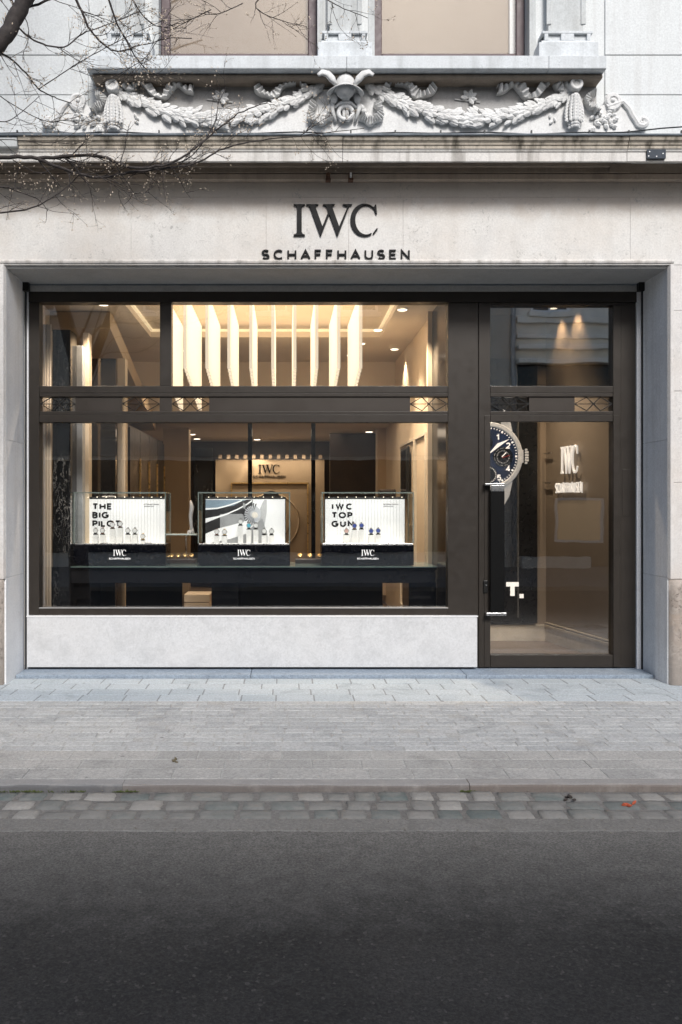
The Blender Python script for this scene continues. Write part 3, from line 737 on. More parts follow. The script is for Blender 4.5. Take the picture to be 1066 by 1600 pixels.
for cx_ in (208, 864, 500, 585):
    m = MB()
    for j in range(3):
        X, Zz = G(cx_ + random.uniform(-3, 3), 175+j*6, 0); a = random.uniform(200, 340); m.leaf((X, .02, Zz), (cos(R(a)), -.2, sin(R(a))), .05, .012, .01)
    m.build('sprig', CARVE, bld)
# volutes at both ends
def volute(flip):
    m = MB(); F_ = (lambda x: 1080-x) if flip else (lambda x: x)
    pts = []
    for i in range(40):     # upper spiral
        a = R(-30 + i*18); r = 1.5 + 11*(i/39); pts.append((122 + r*cos(a)*1.0, 157 - r*sin(a)))
    down = [(106, 158), (96, 168), (90, 180), (82, 192)]
    pts2 = []
    for i in range(34):
        a = R(-20 - i*17); r = 9*(1-i/36); pts2.append((75 + r*cos(a), 189 - r*sin(a)*.8))
    P = pts + down + pts2
    V = [(G(F_(x), y, 0)[0], .02, G(0, y, 0)[1]) for x, y in P]
    n = len(V); m.tube(V, [.012 + .016*min(1, i/20) if i < 60 else .022 for i in range(n)], 7)
    # solid cheek behind the spirals
    m.cyl((G(F_(122), 0)[0], .01, G(0, 157)[1]), .060, 'y', .08, 24); m.cyl((G(F_(75), 0)[0], .012, G(0, 189)[1]), .045, 'y', .08, 24)
    m.poly([G(F_(112), 150, 0), G(F_(96), 160, 0), G(F_(86), 180, 0), G(F_(72), 200, 0), G(F_(110), 205, 0), G(F_(150), 205, 0), G(F_(150), 170, 0), G(F_(128), 158, 0)], .028, .09)
    m.ell((G(F_(122), 0)[0], 0, G(0, 157)[1]), (.02, .02, .02), 8, 6)
    m.build('volute', CARVE, bld, smooth=False)
    m = MB(); random.seed(11)
    for i in range(26):
        x = random.uniform(120, 152); y = random.uniform(165, 196); a = random.uniform(150, 330)
        X, Zz = G(F_(x), y, 0); m.leaf((X, .015, Zz), (cos(R(a))*(-1 if flip else 1), -.2, sin(R(a))), random.uniform(.04, .08), .02, .018)
    m.build('acanthus_leaf', CARVE, bld)
volute(False); volute(True)
# winged helmet over a ring, centre of the relief
hm = MB(); X, Zz = G(540, 131, -.12)
hm.ell((X, -.08, Zz-.005), (.098, .10, .115), 20, 12)
prof_ = [(.135, .0), (.165, -.012), (.172, -.004), (.14, .014), (.10, .02)]
n = 32; V = [(X + r*cos(2*pi*k/n), -.08 + r*.75*sin(2*pi*k/n), Zz - .035 + z_ - .035*abs(cos(2*pi*k/n))**2) for r, z_ in prof_ for k in range(n)]
hm.add(V, [(i*n+k, i*n+(k+1) % n, ((i+1) % 5)*n+(k+1) % n, ((i+1) % 5)*n+k) for i in range(5) for k in range(n)])
hm.build('winged_helmet', CARVE, bld, smooth=True)
for s in (-1, 1):
    m = MB()
    for k in range(5):      # feathers curling up and outwards from the brim
        t = k/4; Q = [(540+s*(16-2*t), 130+t), (540+s*(20+3*t), 121+3*t), (540+s*(27+2*t), 114+4*t), (540+s*(36+1*t), 112.5+4*t), (540+s*(44-2*t), 118+3.0*t)]
        m.tube([(px(a, b, -.17)[0], -.15-.012*t-.01*i_, px(a, b, -.17)[1]) for i_, (a, b) in enumerate(Q)], [.020, .024, .022, .019, .009], 8)
    m.build('helmet_wing', CARVE, bld, smooth=True)
m = MB(); Xc, Zr = G(540, 178, 0)
pts = [(Xc + .066*cos(2*pi*k/24), -.02, Zr + .062*sin(2*pi*k/24)) for k in range(25)]
m.tube(pts, .020, 8); 
m.tube([(Xc-.1, -.01, Zr+.05), (Xc-.05, -.03, Zr+.085), (Xc, -.035, Zr+.09), (Xc+.05, -.03, Zr+.085), (Xc+.1, -.01, Zr+.05)], [.012, .018, .02, .018, .012], 7)
m.cyl((Xc-.016, 0, Zr-.06), .016, 'z', .12, 8); m.cyl((Xc+.016, 0, Zr-.06), .016, 'z', .12, 8)
m.cyl((Xc, -.05, Zr+.10), .034, 'z', .05, 12); m.cyl((Xc, -.05, Zr+.15), .026, 'z', .08, 12, .04)
for s in (-1, 1):
    m.ell((Xc+s*.085, -.03, Zr+.19), (.045, .04, .035), 8, 6); m.ell((Xc+s*.105, -.03, Zr+.13), (.035, .04, .05), 8, 6)
    m.tube([(Xc+s*.105, 0, Zr+.16), (Xc+s*.125, -.01, Zr+.04), (Xc+s*.09, 0, Zr-.07)], [.026, .022, .014], 7)
    for j in range(5): m.leaf((Xc+s*(.12+.02*j), .0, Zr+.1-.035*j), (s*.6, -.2, -.8), .09, .025, .02)
m.build('cartouche', CARVE, bld, smooth=True)

# upper windows
for wi, (a, b) in enumerate((wl, wr)):
    f = MB(); z0 = 5.76; d0, d1 = .25, .31; fw = .085
    f.box(a, a+fw, d0, d1, z0, wt_); f.box(b-fw*.95, b, d0, d1, z0, wt_); f.box(a+fw, b-fw, d0, d1, z0, 6.005); f.box(a+fw, b-fw, d0, d1, wt_-.08, wt_)
    wd = empty('window', parent=bld)
    f.build('frame', MAROON, wd, bevel=.008)
    f = MB(); f.box(a+fw-.002, b-fw+.002, d0+.02, d0+.028, 5.99, wt_-.07); f.build('pane', GLASSU, wd)
    f = MB(); f.box(a+fw*.4, b-fw*.4, d1+.05, d1+.07, 5.8, wt_-.04); f.build('blind', BLIND, wd)
    if wi: f = MB(); f.box(px(797, 0, d1)[0], px(807, 0, d1)[0], d1+.01, d1+.045, 5.9, wt_-.06); f.build('curtain', STUCCO, wd)
    f = MB(); f.box(a-.06, a-.001, .09, .31, 5.77, wt_); f.build('reveal', PILST, wd); f = MB(); f.box(b+.001, b+.06, .09, .31, 5.77, wt_); f.build('reveal', PILST, wd)
# pilasters between the windows
def pilaster(xa, xb, Y, base):
    x0, x1 = px(xa, 0, Y)[0], px(xb, 0, Y)[0]
    m = MB(); m.box(x0, x1, Y, .1, 5.95, 9.9); e = (x1-x0)*.16
    m.box(x0-.02, x0+e*.5, Y-.012, Y+.01, 6.15, 9.9); m.box(x1-e*.5, x1+.02, Y-.012, Y+.01, 6.15, 9.9)
    p = m.build('pilaster', PILST, bld, bevel=.006)
    m = MB(); ya = Y-.05; zt = px(0, 48, ya)[1]; zm = px(0, 52, ya)[1]; zn = px(0, 63, ya)[1]; zo = px(0, 68, ya)[1]; zq = 5.78
    m.box(x0-.07, x1+.07, ya, .1, zm, zt); m.box(x0-.05, x0-.015, ya, .1, zn, zm-.001); m.box(x1+.015, x1+.05, ya, .1, zn, zm-.001)
    c = (x0+x1)/2; m.box(c-.06, c+.06, ya, .1, zn, zm-.001); m.box(x0-.05, x1+.05, ya+.03, .1, zn, zm-.002)
    m.profile([(.1, zo), (ya-.02, zo), (ya, zn-.001), (.1, zn-.001)], x0-.08, x1+.08)
    m.box(x0-.11, x1+.11, ya-.03, .1, zq, zo-.001); m.build('base', SILLST, p, bevel=.004)
pilaster(178, 222, .02, 0); pilaster(515, 562, .02, 0); pilaster(857, 912, .02, 0)

# ================================================================== SHOPFRONT (bronze frame, panes, grilles, door)
FY = .615
sf = empty('shopfront', parent=bld)
fr = MB()
def fb(a, b, c, d, dy=0.0, back=.74): fr.pbox(a, b, c, d, FY, FY+dy, back)
fb(45, 61.5, 472.5, 962)                      # left stile
fb(45, 995, 455, 472.3, -.01)                 # head
fb(700.3, 747, 472.5, 962)                    # broad stile beside the door
fb(250, 268, 472.5, 603)                      # mullion
fb(61.7, 700.1, 603.2, 614)                   # transom, upper rail
fb(61.7, 700.1, 614.2, 619.6, .004)
fb(61.7, 700.1, 642.5, 647.5, .004)
fb(61.7, 700.1, 647.7, 659.6)
fb(61.7, 700.1, 950.3, 962)                   # bottom rail
fb(748.5, 766.4, 472.6, 1043)                 # door side stile
fb(971, 995, 472.6, 1043, .012)               # right post
fb(766.6, 970.8, 472.6, 476.5); fb(958.4, 970.5, 476.7, 1043)
fb(766.6, 958.2, 603.2, 614); fb(766.6, 958.2, 614.2, 619.6, .004); fb(766.6, 958.2, 642.5, 647.5, .004)
fr.build('frame', BRONZE, sf, bevel=.003)
# flat panels and pierced lattices of the transom band
pn = MB(); cells = [(63, 118), (191, 249.5), (268.5, 327), (641, 699.5)]; edge = 61.7
for (a, b) in cells + [(700.1, 700.1)]:
    if a - edge > 1: pn = MB(); pn.pbox(edge, a, 619.8, 642.3, FY+.02, FY+.02, .70); pn.build('panel', BRONZE2, sf)
    edge = b
edge = 766.6
for (a, b) in [(767.2, 827), (898, 957.6), (958.2, 958.2)]:
    if a - edge > .3: pn = MB(); pn.pbox(edge, a, 619.8, 642.3, FY+.02, FY+.02, .70); pn.build('panel', BRONZE2, sf)
    edge = b
pn = MB(); pn.pbox(747.15, 748.35, 472.6, 1043, FY, FY+.02, .70)
pn.build('panel', BRONZE2, sf)
for (a, b) in cells + [(767.2, 827), (898, 957.6)]:
    g_ = MB(); x0, x1, z0, z1 = xz(a, b, 619.8, 642.3, FY+.02)
    def L(u, v): return (x0 + (x1-x0)*u, z0 + (z1-z0)*v)
    wv = .0075
    stroke(g_, [L(0, .5), L(.32, .97), L(.68, .03), L(1, .5)], wv, FY+.022, FY+.034)
    stroke(g_, [L(0, .5), L(.32, .03), L(.68, .97), L(1, .5)], wv, FY+.0225, FY+.0345)
    stroke(g_, [L(0, .5), L(1, .5)], wv*.8, FY+.023, FY+.035)
    g_.build('grille', BLACK, sf)
for k, (a, b, c, d, mt) in enumerate([(61, 250.5, 472, 604, GLASSH), (267.5, 701, 472, 604, GLASSH), (61, 701, 659, 951, GLASS), (766, 959, 476, 604, GLASSR), (62, 700, 620, 642, GLASS), (767, 958, 620, 642, GLASS)]):
    g_ = MB(); g_.pbox(a, b, c, d, FY, .680, .690); g_.build('pane', mt, sf)
# bright bead along the foot of the display pane
g_ = MB(); g_.pbox(61, 700.5, 949.5, 950.6, FY, FY-.004, .66); g_.build('glazing_bead', GREYP, sf)
# stone bulkhead
b_ = MB(); b_.pbox(42, 746, 964, 1042.6, .56, .56, .73); b_.build('bulkhead', BULK, bld, bevel=.004)
g_ = MB(); g_.pbox(41.5, 747, 962.2, 963.9, .56, .555, .74); g_.build('bulkhead_capping', WHITEP, bld)
# door
dr = empty('door', parent=bld)
d_ = MB(); DY = FY+.006
d_.pbox(766.8, 958, 647.9, 658.6, DY, DY, .70)
d_.pbox(766.8, 958, 1023.5, 1042.5, DY, DY, .70)
d_.pbox(757, 766.2, 649, 1042, FY-.004, FY-.008, FY-.001); d_.pbox(958.6, 968, 649, 1042, FY-.004, FY-.008, FY-.001)
d_.build('door_frame', BRONZE, dr, bevel=.002)
d_ = MB(); d_.pbox(766.3, 958.5, 658, 1024, DY, .675, .685); d_.build('pane', GLASSD, dr)
d_ = MB(); d_.pbox(766.8, 788.5, 766, 959, FY-.08, FY-.085, FY-.07); d_.build('pull_bar', plain('matt_black_bar', (.003, .003, .003), .5, 0, .1, spec=.15), dr, bevel=.004)
d_ = MB(); d_.pbox(758, 788.5, 755.5, 758.2, FY-.08, FY-.09, FY-.012); d_.pbox(767.5, 788, 758.4, 767.5, FY-.08, FY-.089, FY-.066); d_.build('handle_bracket', STEEL, dr, bevel=.002); d_ = MB(); d_.pbox(760, 791, 957.5, 962, FY-.08, FY-.09, FY-.012)
d_.build('handle_bracket', STEEL, dr, bevel=.002)
d_ = MB(); d_.pbox(755.5, 762, 907, 926, FY-.01, FY-.022, FY-.004); d_.build('lock', BLACK, dr, bevel=.004)
d_ = MB(); d_.cyl((px(759, 0, FY)[0], FY-.027, px(0, 914, FY)[1]), .008, 'y', .004, 12); d_.build('keyhole', STEEL, dr)
d_ = MB(); d_.pbox(973, 986, 733, 807, FY, FY+.008, FY+.014); d_.build('entry_panel', BRONZE, bld, bevel=.002)

# ================================================================== FACADE SIGN AND SMALL FITTINGS
sg = empty('shop_sign', 'large black raised serif and sans letters on the pale lintel above the shopfront', 'sign')
x0, x1, z0, z1 = xz(459, 591, 317, 368, -.035)
for i, l_ in enumerate(serif(x0, x1, z0, z1-z0, -.020, -.002)): l_.build('letter', LETTER, sg, bevel=.0015)
x0, x1, z0, z1 = xz(409, 641, 389, 404.5, -.03)
for l_ in sans('SCHAFFHAUSEN', x0, x1, z0, z1-z0, .0160, -.016, -.002): l_.build('letter', LETTER, sg, bevel=.0012)
cb = MB(); pts = []
for i in range(0, 60):
    xx = -5 + i*.17; x_px = 445 + xx*178; sag = .006*sin(i*1.3) + .004*sin(i*.7)
    z_ = zct + .022 + sag + (.05 if x_px > 960 else 0)*(x_px-960)/106
    pts.append((xx, -.40, z_))
cb.tube(pts, .006, 6); cbo = tag(cb.build('cable', CABLE), 'thin black cable clipped along the top edge of the cornice', 'cable')
c2 = MB()
for i in range(22):
    xx = -4.5 + i*.42 + random.uniform(-.05, .05); c2 = MB(); c2.box(xx, xx+.012, -.41, -.39, zct-.004, zct+.045); c2.build('clip', CABLE, cbo)
c3 = MB(); c3.tube([(p[0], -.37, zct + .012 + .005*sin(p[0]*3)) for p in pts], .005, 5); tag(c3.build('cable', LEAD), 'grey second cable lying behind the black one on the cornice', 'cable')
pl = empty('metal_plate', 'small dark metal plate with bolts fixed on the right end of the cornice', 'plate')
m = MB(); m.pbox(1011, 1040, 234, 248, -.39, -.398, -.37); m.build('plate', plain('blue_black_plate', (.02, .028, .04), .5, .4), pl)
m = MB()
for a, b in ((1015, 237), (1036, 240), (1026, 244.5), (1013.5, 244)): 
    X, Zz = px(a, b, -.398); m = MB(); m.cyl((X, -.402, Zz), .006, 'y', .004, 8); m.build('bolt', WHITEP, pl)
def iron(x, wide):
    e = empty('iron_bracket', ('small rusty iron bracket with a flat pad under the cornice, left of the other' if wide else 'small rusty iron bracket with a pale tube under the cornice, right of the other'), 'bracket', group='rusty brackets above the sign')
    m = MB(); m.pbox(x-3, x+3, 270, 281, -.09, -.09, -.05); m.pbox(x-4, x+4, 280, 283, -.09, -.12, -.05); m.build('arm', RUST, e, bevel=.002)
    m = MB(); X, Zz = px(x, 276, -.09); m.cyl((X, -.12, Zz-.02), .010, 'z', .045, 10); m.build('tube', RUST if wide else WHITEP, e)
iron(513, True); iron(548, False)

# ================================================================== INTERIOR
Zf = .05
it = MB(); it.box(-2.75, 1.66, .745, 10, -.02, Zf); it.box(1.82, 3.9, .745, 2.5, -.02, Zf+.001); it.build('interior_floor', WOODF, bld)
inn = MB()
inn.box(-2.9, -2.62, .745, 10, Zf, 4.2); inn.build('interior_wall', CREAM, bld); inn = MB()
inn.box(1.67, 1.74, 1.9, 9.2, Zf, 4.2)               # right wall of the room
inn.build('interior_wall', CREAM, bld)
inn = MB(); inn.box(-2.75, 1.67, 9.2, 9.4, Zf, 4.2); inn.build('back_wall', DARKB, bld)
inn = MB(); inn.box(1.67, 1.82, .745, 1.895, Zf, 4.2); inn.build('dark_partition', GLOSSB, bld)
# vestibule walls
VW = Matrix.Translation((3.13, 2.3, 0)) @ Matrix.Rotation(math.atan2(-1.65, .28), 4, 'Z')
inn = MB(); inn.box(1.82, 3.13, 2.302, 2.42, Zf, 4.2); inn.build('entrance_back_wall', TAUPE, bld)
inn = MB(); inn.box(-.02, 1.60, .0, .12, Zf, 4.2); inn.xf(VW); inn.build('entrance_side_wall', TAUPE, bld)
inn = MB()
inn.box(1.82, 3.12, 2.28, 2.30, Zf, Zf+.17); inn.box(1.82, 3.12, 2.27, 2.30, Zf+.172, Zf+.195)
t_ = MB(); t_.box(.01, 1.6, -.02, -.001, Zf, Zf+.17); t_.box(.01, 1.6, -.032, -.001, Zf+.172, Zf+.195); t_.box(.01, 1.6, -.022, -.001, Zf+.21, Zf+.225); t_.xf(VW); inn.add(t_.v, t_.f)
inn.build('skirting', SKIRT, bld)
inn = MB(); inn.box(1.75, 3.9, .745, 2.5, 3.95, 4.05); inn.build('entrance_ceiling', TAUPE, bld)
mat_ = MB(); mat_.box(1.95, 2.85, .80, 1.35, Zf+.002, Zf+.012); tag(mat_.build('door_mat', BLACK), 'flat black mat on the wooden floor just inside the glass door', 'mat')
# ceiling with a sunk tray
cl = MB(); TZ = 3.94; LZ = 3.84; tx0, tx1 = (236-CX)/121, (594-CX)/121
cl.box(-2.62, tx0, .745, 3.1, LZ, LZ+.12); cl.box(tx1, 1.67, .745, 3.1, LZ, LZ+.12); cl.box(-2.62, 1.67, 3.1, 5.0, LZ, LZ+.12)
cl.box(tx0, tx1, .745, 3.1, TZ+.001, TZ+.13)
cl.box(-2.62, 1.67, 5.0, 5.08, 2.95, LZ+.1)
cl.box(-2.62, 1.67, 5.08, 9.2, 2.95, 3.05)
cl.build('interior_ceiling', CEIL, bld)
cv = MB(); e = .03
cv.box(tx0, tx0+e, .745, 3.07, TZ-.03, TZ); cv.box(tx1-e, tx1, .745, 3.07, TZ-.03, TZ); cv.box(tx0, tx1, 3.07, 3.1, TZ-.03, TZ)
tag(cv.build('cove_light', plain('cove_glow', (1, .9, .7), .5, emit=(1, .78, .5), es=.22)), 'thin glowing light strip round the sunk ceiling tray behind the slats', 'light strip')
# hanging luminous slats
def fin_mb():
    m = MB(); y0, y1 = 1.2, 2.88; n = 14; t = .034
    P = [(y0, TZ-.004), (y1, TZ-.004)]; zb0, zb1 = 3.15, 2.86
    for i in range(n, 0, -1):
        ya = y0 + (y1-y0)*i/n; zz = zb0 + (zb1-zb0)*(i-.5)/n; P += [(ya, zz), (y0 + (y1-y0)*(i-1)/n, zz)]
    m.profile(P, -t/2, t/2); return m
f0 = None; ordn = ['leftmost', 'second', 'third', 'fourth', 'fifth', 'sixth', 'seventh', 'eighth', 'ninth', 'rightmost']
for k in range(10):
    X = (253 + 34.3*k + 2 - CX)/146.0
    if f0 is None: f0 = fin_mb().build('ceiling_slat', FIN, None); o = f0
    else: o = f0.copy(); COL.objects.link(o)
    o.location = (X, 0, 0)
    tag(o, f'{ordn[k]} of the ten glowing cream slats hanging behind the upper pane', 'ceiling slat', 'glowing ceiling slats')
# downlights
def downlight(x, y, z, lab, on=0, wd=.05):
    e = empty('downlight', lab, 'downlight', (x, y, z), 'recessed ceiling downlights')
    m = MB(); m.cyl((0, 0, -.012), wd+.012, 'z', .010, 20); m.build('rim', WHITEP, e)
    m = MB(); m.cyl((0, 0, -.016), wd, 'z', .003, 20); m.build('lamp', LAMP, e)
    if on:
        l = bpy.data.lights.new('spot', 'SPOT'); l.energy = on; l.color = (1, .82, .61); l.spot_size = R(95); l.spot_blend = .7; l.shadow_soft_size = .05
        lo = bpy.data.objects.new('spot', l); COL.objects.link(lo); lo.parent = e; lo.location = (0, 0, -.03)
pos = [(1.02, 3.5, 'nearest downlight right of the slats in the upper pane'), (1.52, 3.9, 'downlight beside the cream wall in the upper pane'), (.95, 4.4, 'middle downlight right of the slats in the upper pane'), (.75, 4.55, 'farthest downlight right of the slats, at the foot of the upper pane'), (-1.45, 4.0, 'downlight seen behind the left pane of the upper row')]
for i, (a, b, lab) in enumerate(pos): downlight(a, b, LZ, lab, 55 if i in (1, 4) else 15)
for a, b, lab, en in ((1.30, 1.5, 'added downlight brightening the cream wall by the right end of the display window', 190), (1.15, 2.6, 'added downlight brightening the right cream wall panel', 150), (-1.95, 1.25, 'added downlight brightening the left end of the display window', 120)): downlight(a, b, LZ, lab, en)  # extra downlights, added only to brighten the cream walls beside the display window
low = [(300, 678, 'downlight in the low rear ceiling, leftmost and nearest'), (308, 685, 'downlight in the low rear ceiling, second from left'), (350, 690.5, 'downlight in the low ceiling left of the back sign panel'), (402, 686, 'bright downlight in the low ceiling above the back sign panel'), (456, 690.5, 'downlight in the low ceiling right above the back panel lettering'), (573, 688, 'right group of low ceiling downlights, lowest'), (571, 681, 'right group of low ceiling downlights, middle'), (577, 674, 'right group of low ceiling downlights, uppermost')]
for i, (a, b, lab) in enumerate(low):
    s = (CY-b)/(2.95-CAMZ); downlight((a-CX)/s, FPX/s+CAMY, 2.95, lab, 30 if i in (1, 3, 4, 6) else 0, .06)
def area(name, loc, sx, sy, e, rot=(0, 0, 0), col=(1, .81, .60)):
    l = bpy.data.lights.new(name, 'AREA'); l.shape = 'RECTANGLE'; l.size = sx; l.size_y = sy; l.energy = e; l.color = col
    o = bpy.data.objects.new(name, l); COL.objects.link(o); o.location = loc; o.rotation_euler = rot; return o
area('tray_glow', ((tx0+tx1)/2, 1.9, TZ-.012), 2.6, 2.2, 9)
area('rear_glow', (-.3, 7.0, 2.93), 2.6, 1.6, 8)
# wall washers over the entrance sign
for i, px_ in enumerate((877, 890)):
    e = empty('downlight', ['left', 'right'][i] + ' of two wall washers above the entrance side wall lettering', 'downlight', group='recessed ceiling downlights')
    Yw = 1.9 - i*.35; X = 3.13 + .17*(2.3-Yw) - .10
    e.location = (X, Yw, 3.95)
    m = MB(); m.cyl((0, 0, -.012), .05, 'z', .010, 20); m.build('rim', WHITEP, e); m = MB(); m.cyl((0, 0, -.016), .036, 'z', .003, 20); m.build('lamp', LAMP, e)
    l = bpy.data.lights.new('spot', 'SPOT'); l.energy = 40; l.color = (1, .74, .48); l.spot_size = R(70); l.spot_blend = .8; l.shadow_soft_size = .03
    lo = bpy.data.objects.new('spot', l); COL.objects.link(lo); lo.parent = e; lo.location = (0, 0, -.03); lo.rotation_euler = (0, R(-4), 0)
downlight(2.5, 1.5, 3.95, 'downlight in the middle of the entrance ceiling', 110)

# columns and dressings on the left of the room
def slabp(name, a, b, c, d, Y, y1, mat, lab, cat, grp=None):
    m = MB(); m.pbox(a, b, c, d, Y, Y, y1); return tag(m.build(name, mat, bevel=.004), lab, cat, grp)
m = MB(); cx0, cx1 = px(63, 0, .95)[0], px(80, 0, .95)[0]
n = 12
for i in range(n): m.cyl((cx0 + (cx1-cx0)*(i+.5)/n, .95 + .012*sin(i*2.1), Zf), .013, 'z', 3.5, 8)
tag(m.build('curtain', CREAM, smooth=True), 'cream pleated curtain hanging at the left end of the display window', 'curtain')
slabp('marble_pier', 82, 110, 515, 1020, 1.02, 1.3, MARBLE, 'black marble pier with white veins at the left of the window', 'pier')
slabp('grey_pier', 110.6, 129, 540, 1015, 1.32, 1.5, GREYP, 'narrow grey stone pier beside the black marble pier', 'pier')
slabp('cream_post', 129.5, 139, 520, 1010, 1.45, 1.6, CREAM, 'narrow cream post between the grey pier and the smoked mirror', 'post')
slabp('smoked_mirror', 140, 181, 560, 990, 1.75, 1.8, MIRROR, 'tall smoked mirror panel between two cream posts', 'mirror')
slabp('cream_post', 183.5, 196, 560, 985, 2.1, 2.25, CREAM, 'wider cream post left of the dark cabinets', 'post')
# sloping bulkhead of the stair in the upper left
m = MB(); m.profile([(1.6, 3.83), (1.75, 3.83), (5.0, 3.0), (5.0, 2.8), (1.6, 3.65)], -2.62, -1.95); tag(m.build('sloping_beam', TAN), 'tan sloping beam crossing the upper left pane', 'beam')
cab = empty('display_cabinet', 'tall dark brown cabinet with narrow doors along the left wall', 'cabinet')
m = MB(); m.box(-2.6, -1.98, 2.85, 6.0, Zf, 2.70); m.build('carcass', DARKB, cab, bevel=.01)
for i in range(4):
    m = MB(); a = 2.88 + i*.78; m.box(-1.978, -1.955, a, a+.75, Zf+.1, 2.66); dd = m.build('door', DARKB, cab, bevel=.004)
    m = MB(); m.box(-1.953, -1.93, a+.66, a+.69, 1.2, 2.3); m.build('handle', GOLD, dd)
m = MB(); m.pbox(255, 295, 560, 930, 6.2, 6.2, 6.5); tag(m.build('wall_pilaster', TAN), 'broad tan pilaster behind the left showcase', 'pilaster')
m = MB(); m.pbox(590, 604, 660, 930, 6.2, 6.2, 6.5); tag(m.build('wall_pilaster', CREAM), 'narrow tan pilaster by the right cream wall', 'pilaster')
# dark recess walls at the back
m = MB(); m.box(.80, 1.66, 7.2, 7.3, Zf, 2.94); tag(m.build('dark_screen', DARKB), 'dark brown screen wall right of the back sign panel', 'screen')
# back sign panel
bp = empty('sign_panel', 'lit tan wall panel with dark lettering and a round relief at the back', 'sign')
m = MB(); x0, x1, z0, z1 = xz(337, 507, 718, 925, 8.8); m.box(x0, x1, 8.8, 8.9, .06, z1); m.build('panel', TAN, bp)
m = MB()
for l_ in serif(*[px(v, 0, 8.79)[0] for v in (404, 437)], px(0, 740, 8.79)[1], 14/79.5, 8.775, 8.798): m.add(l_.v, l_.f)
for l_ in sans('SCHAFFHAUSEN', px(395.5, 0, 8.79)[0], px(446.5, 0, 8.79)[0], px(0, 747, 8.79)[1], 4.2/79.5, .006, 8.775, 8.798): m.add(l_.v, l_.f)
m.build('lettering', LETTER, bp)
m = MB()
for a, b, c, d in ((361, 482, 754, 756), (361, 363, 756, 870), (480, 482, 756, 870)): m.pbox(a, b, c, d, 8.77, 8.74, 8.799)
m.build('niche_frame', GOLD, bp)
X, Zz = px(424, 815, 8.77); m = MB(); m.lathe_y(X, Zz, [(.01, 8.72), (.2, 8.72), (.21, 8.70), (.36, 8.70), (.37, 8.73), (.52, 8.735), (.54, 8.72), (.56, 8.76), (.56, 8.799)], 48); m.build('round_relief', TAN, bp)
m = MB(); m.lathe_y(X, Zz+.40, [(.0, 8.675), (.19, 8.68), (.20, 8.705)], 32); m.build('moon_dial', DARKP, bp)
m = MB()
for i in range(13):
    a = px(342 + i*13, 0, 8.7)[0]
    m.box(a, a+.065, 8.62, 8.70, px(0, 717, 8.7)[1], px(0, 711, 8.7)[1])
m.build('cornice_block', plain('dull_cream_block', (.22, .16, .10), .6), bp)
area('panel_wash', (px(422, 0, 8.5)[0], 8.45, 2.60), 1.9, .06, 4, (R(38), 0, 0))
for a, nm in ((387.5, 'black hanging post left of the middle of the back panel'), (486.5, 'black hanging post at the right of the back panel')):
    m = MB(); m.pbox(a, a+6.5, 655, 905, 3.0, 3.0, 3.06); tag(m.build('hanging_post', GLOSSB), nm, 'post', 'black posts in front of the back panel')
m = MB(); m.pbox(303, 333, 700, 900, 8.9, 8.9, 8.94); tag(m.build('dark_painting', MARBLE), 'dark panel with pale scratchy marks left of the back sign panel', 'painting')
# right wall details: dark marble return, cream strip, panel mouldings, wall screen
m = MB(); m.box(1.655, 1.669, .75, 1.9, Zf, 4.0); m.build('marble_panel', MARBLE, bld)
m = MB(); m.box(1.60, 1.652, 1.62, 1.70, Zf, 4.0); m.build('cream_strip', CREAM, bld)
m = MB()
for (a, b) in ((2.1, 2.9), (3.0, 4.3)):
    for (y0, y1, z0, z1) in ((a, b, 2.5, 2.53), (a, b, .25, .28), (a, a+.03, .281, 2.499), (b-.03, b, .281, 2.499)): m.box(1.645, 1.669, y0, y1, z0, z1)
m.build('wall_moulding', SKIRT, bld)
e = empty('wall_display', 'slim black wall screen on the cream wall above the right showcase', 'screen')
m = MB(); m.box(1.60, 1.644, 3.3, 3.9, 1.75, 2.45); m.build('housing', BLACK, e, bevel=.01); m = MB(); m.box(1.597, 1.599, 3.34, 3.86, 1.79, 2.41); m.build('glass', GLOSSB, e)
m = MB(); m.box(1.35, 1.58, 4.2, 4.5, 1.55, 1.90); m.box(1.42, 1.5, 4.3, 4.4, 1.1, 1.55); tag(m.build('desk_lamp', DARKB, bevel=.02), 'dark boxy lamp standing behind the right showcase', 'lamp')

# ------------------------------------------------------------------ display counter
ct = empty('display_counter', 'long black counter across the shop window carrying three glass showcases', 'counter')
CTZ = 1.02
m = MB(); m.box(px(76, 0, 1.05)[0], px(683, 0, 1.05)[0], 1.05, 1.75, CTZ-.03, CTZ-.004); m.build('top', GLOSSB, ct, bevel=.003)
m = MB(); m.box(px(82, 0, 1.04)[0], px(683, 0, 1.04)[0], 1.04, 1.76, CTZ-.003, CTZ+.006); m.build('glass_top', plain('green_edge_glass', (.12, .17, .155), .1), ct)
m = MB(); m.box(px(80, 0, 1.1)[0], px(680, 0, 1.1)[0], 1.07, 1.72, .85, CTZ-.031); m.build('apron', plain('dark_grey_lacquer', (.010, .010, .011), .2, spec=.35), ct, bevel=.004)
for a, b in ((76, 140), (640, 683), (330, 372)):
    m = MB(); m.box(px(a, 0, 1.1)[0], px(b, 0, 1.1)[0], 1.15, 1.65, Zf, .849); m.build('leg', GLOSSB, ct, bevel=.004)
for a, b in ((140, 180), (197, 285), (332, 598)):
    m = MB(); m.box(px(a, 0, 1.7)[0], px(b, 0, 1.7)[0], 1.70, 1.72, Zf+.002, .848); m.build('added_dark_panel', BLACK, ct)  # panels added to keep the view under the counter dark
# stack of cream drawers and wares seen under the counter
e = empty('drawer_stack', 'cream stack of shallow drawers seen under the counter left of centre', 'drawers')
for i in range(5):
    m = MB(); zz = Zf + i*.105; X0, X1 = px(288, 0, 2.6)[0], px(328, 0, 2.6)[0]; m.box(X0, X1, 2.6, 3.0, zz+.003, zz+.10); m.build('drawer', CREAM, e, bevel=.004)
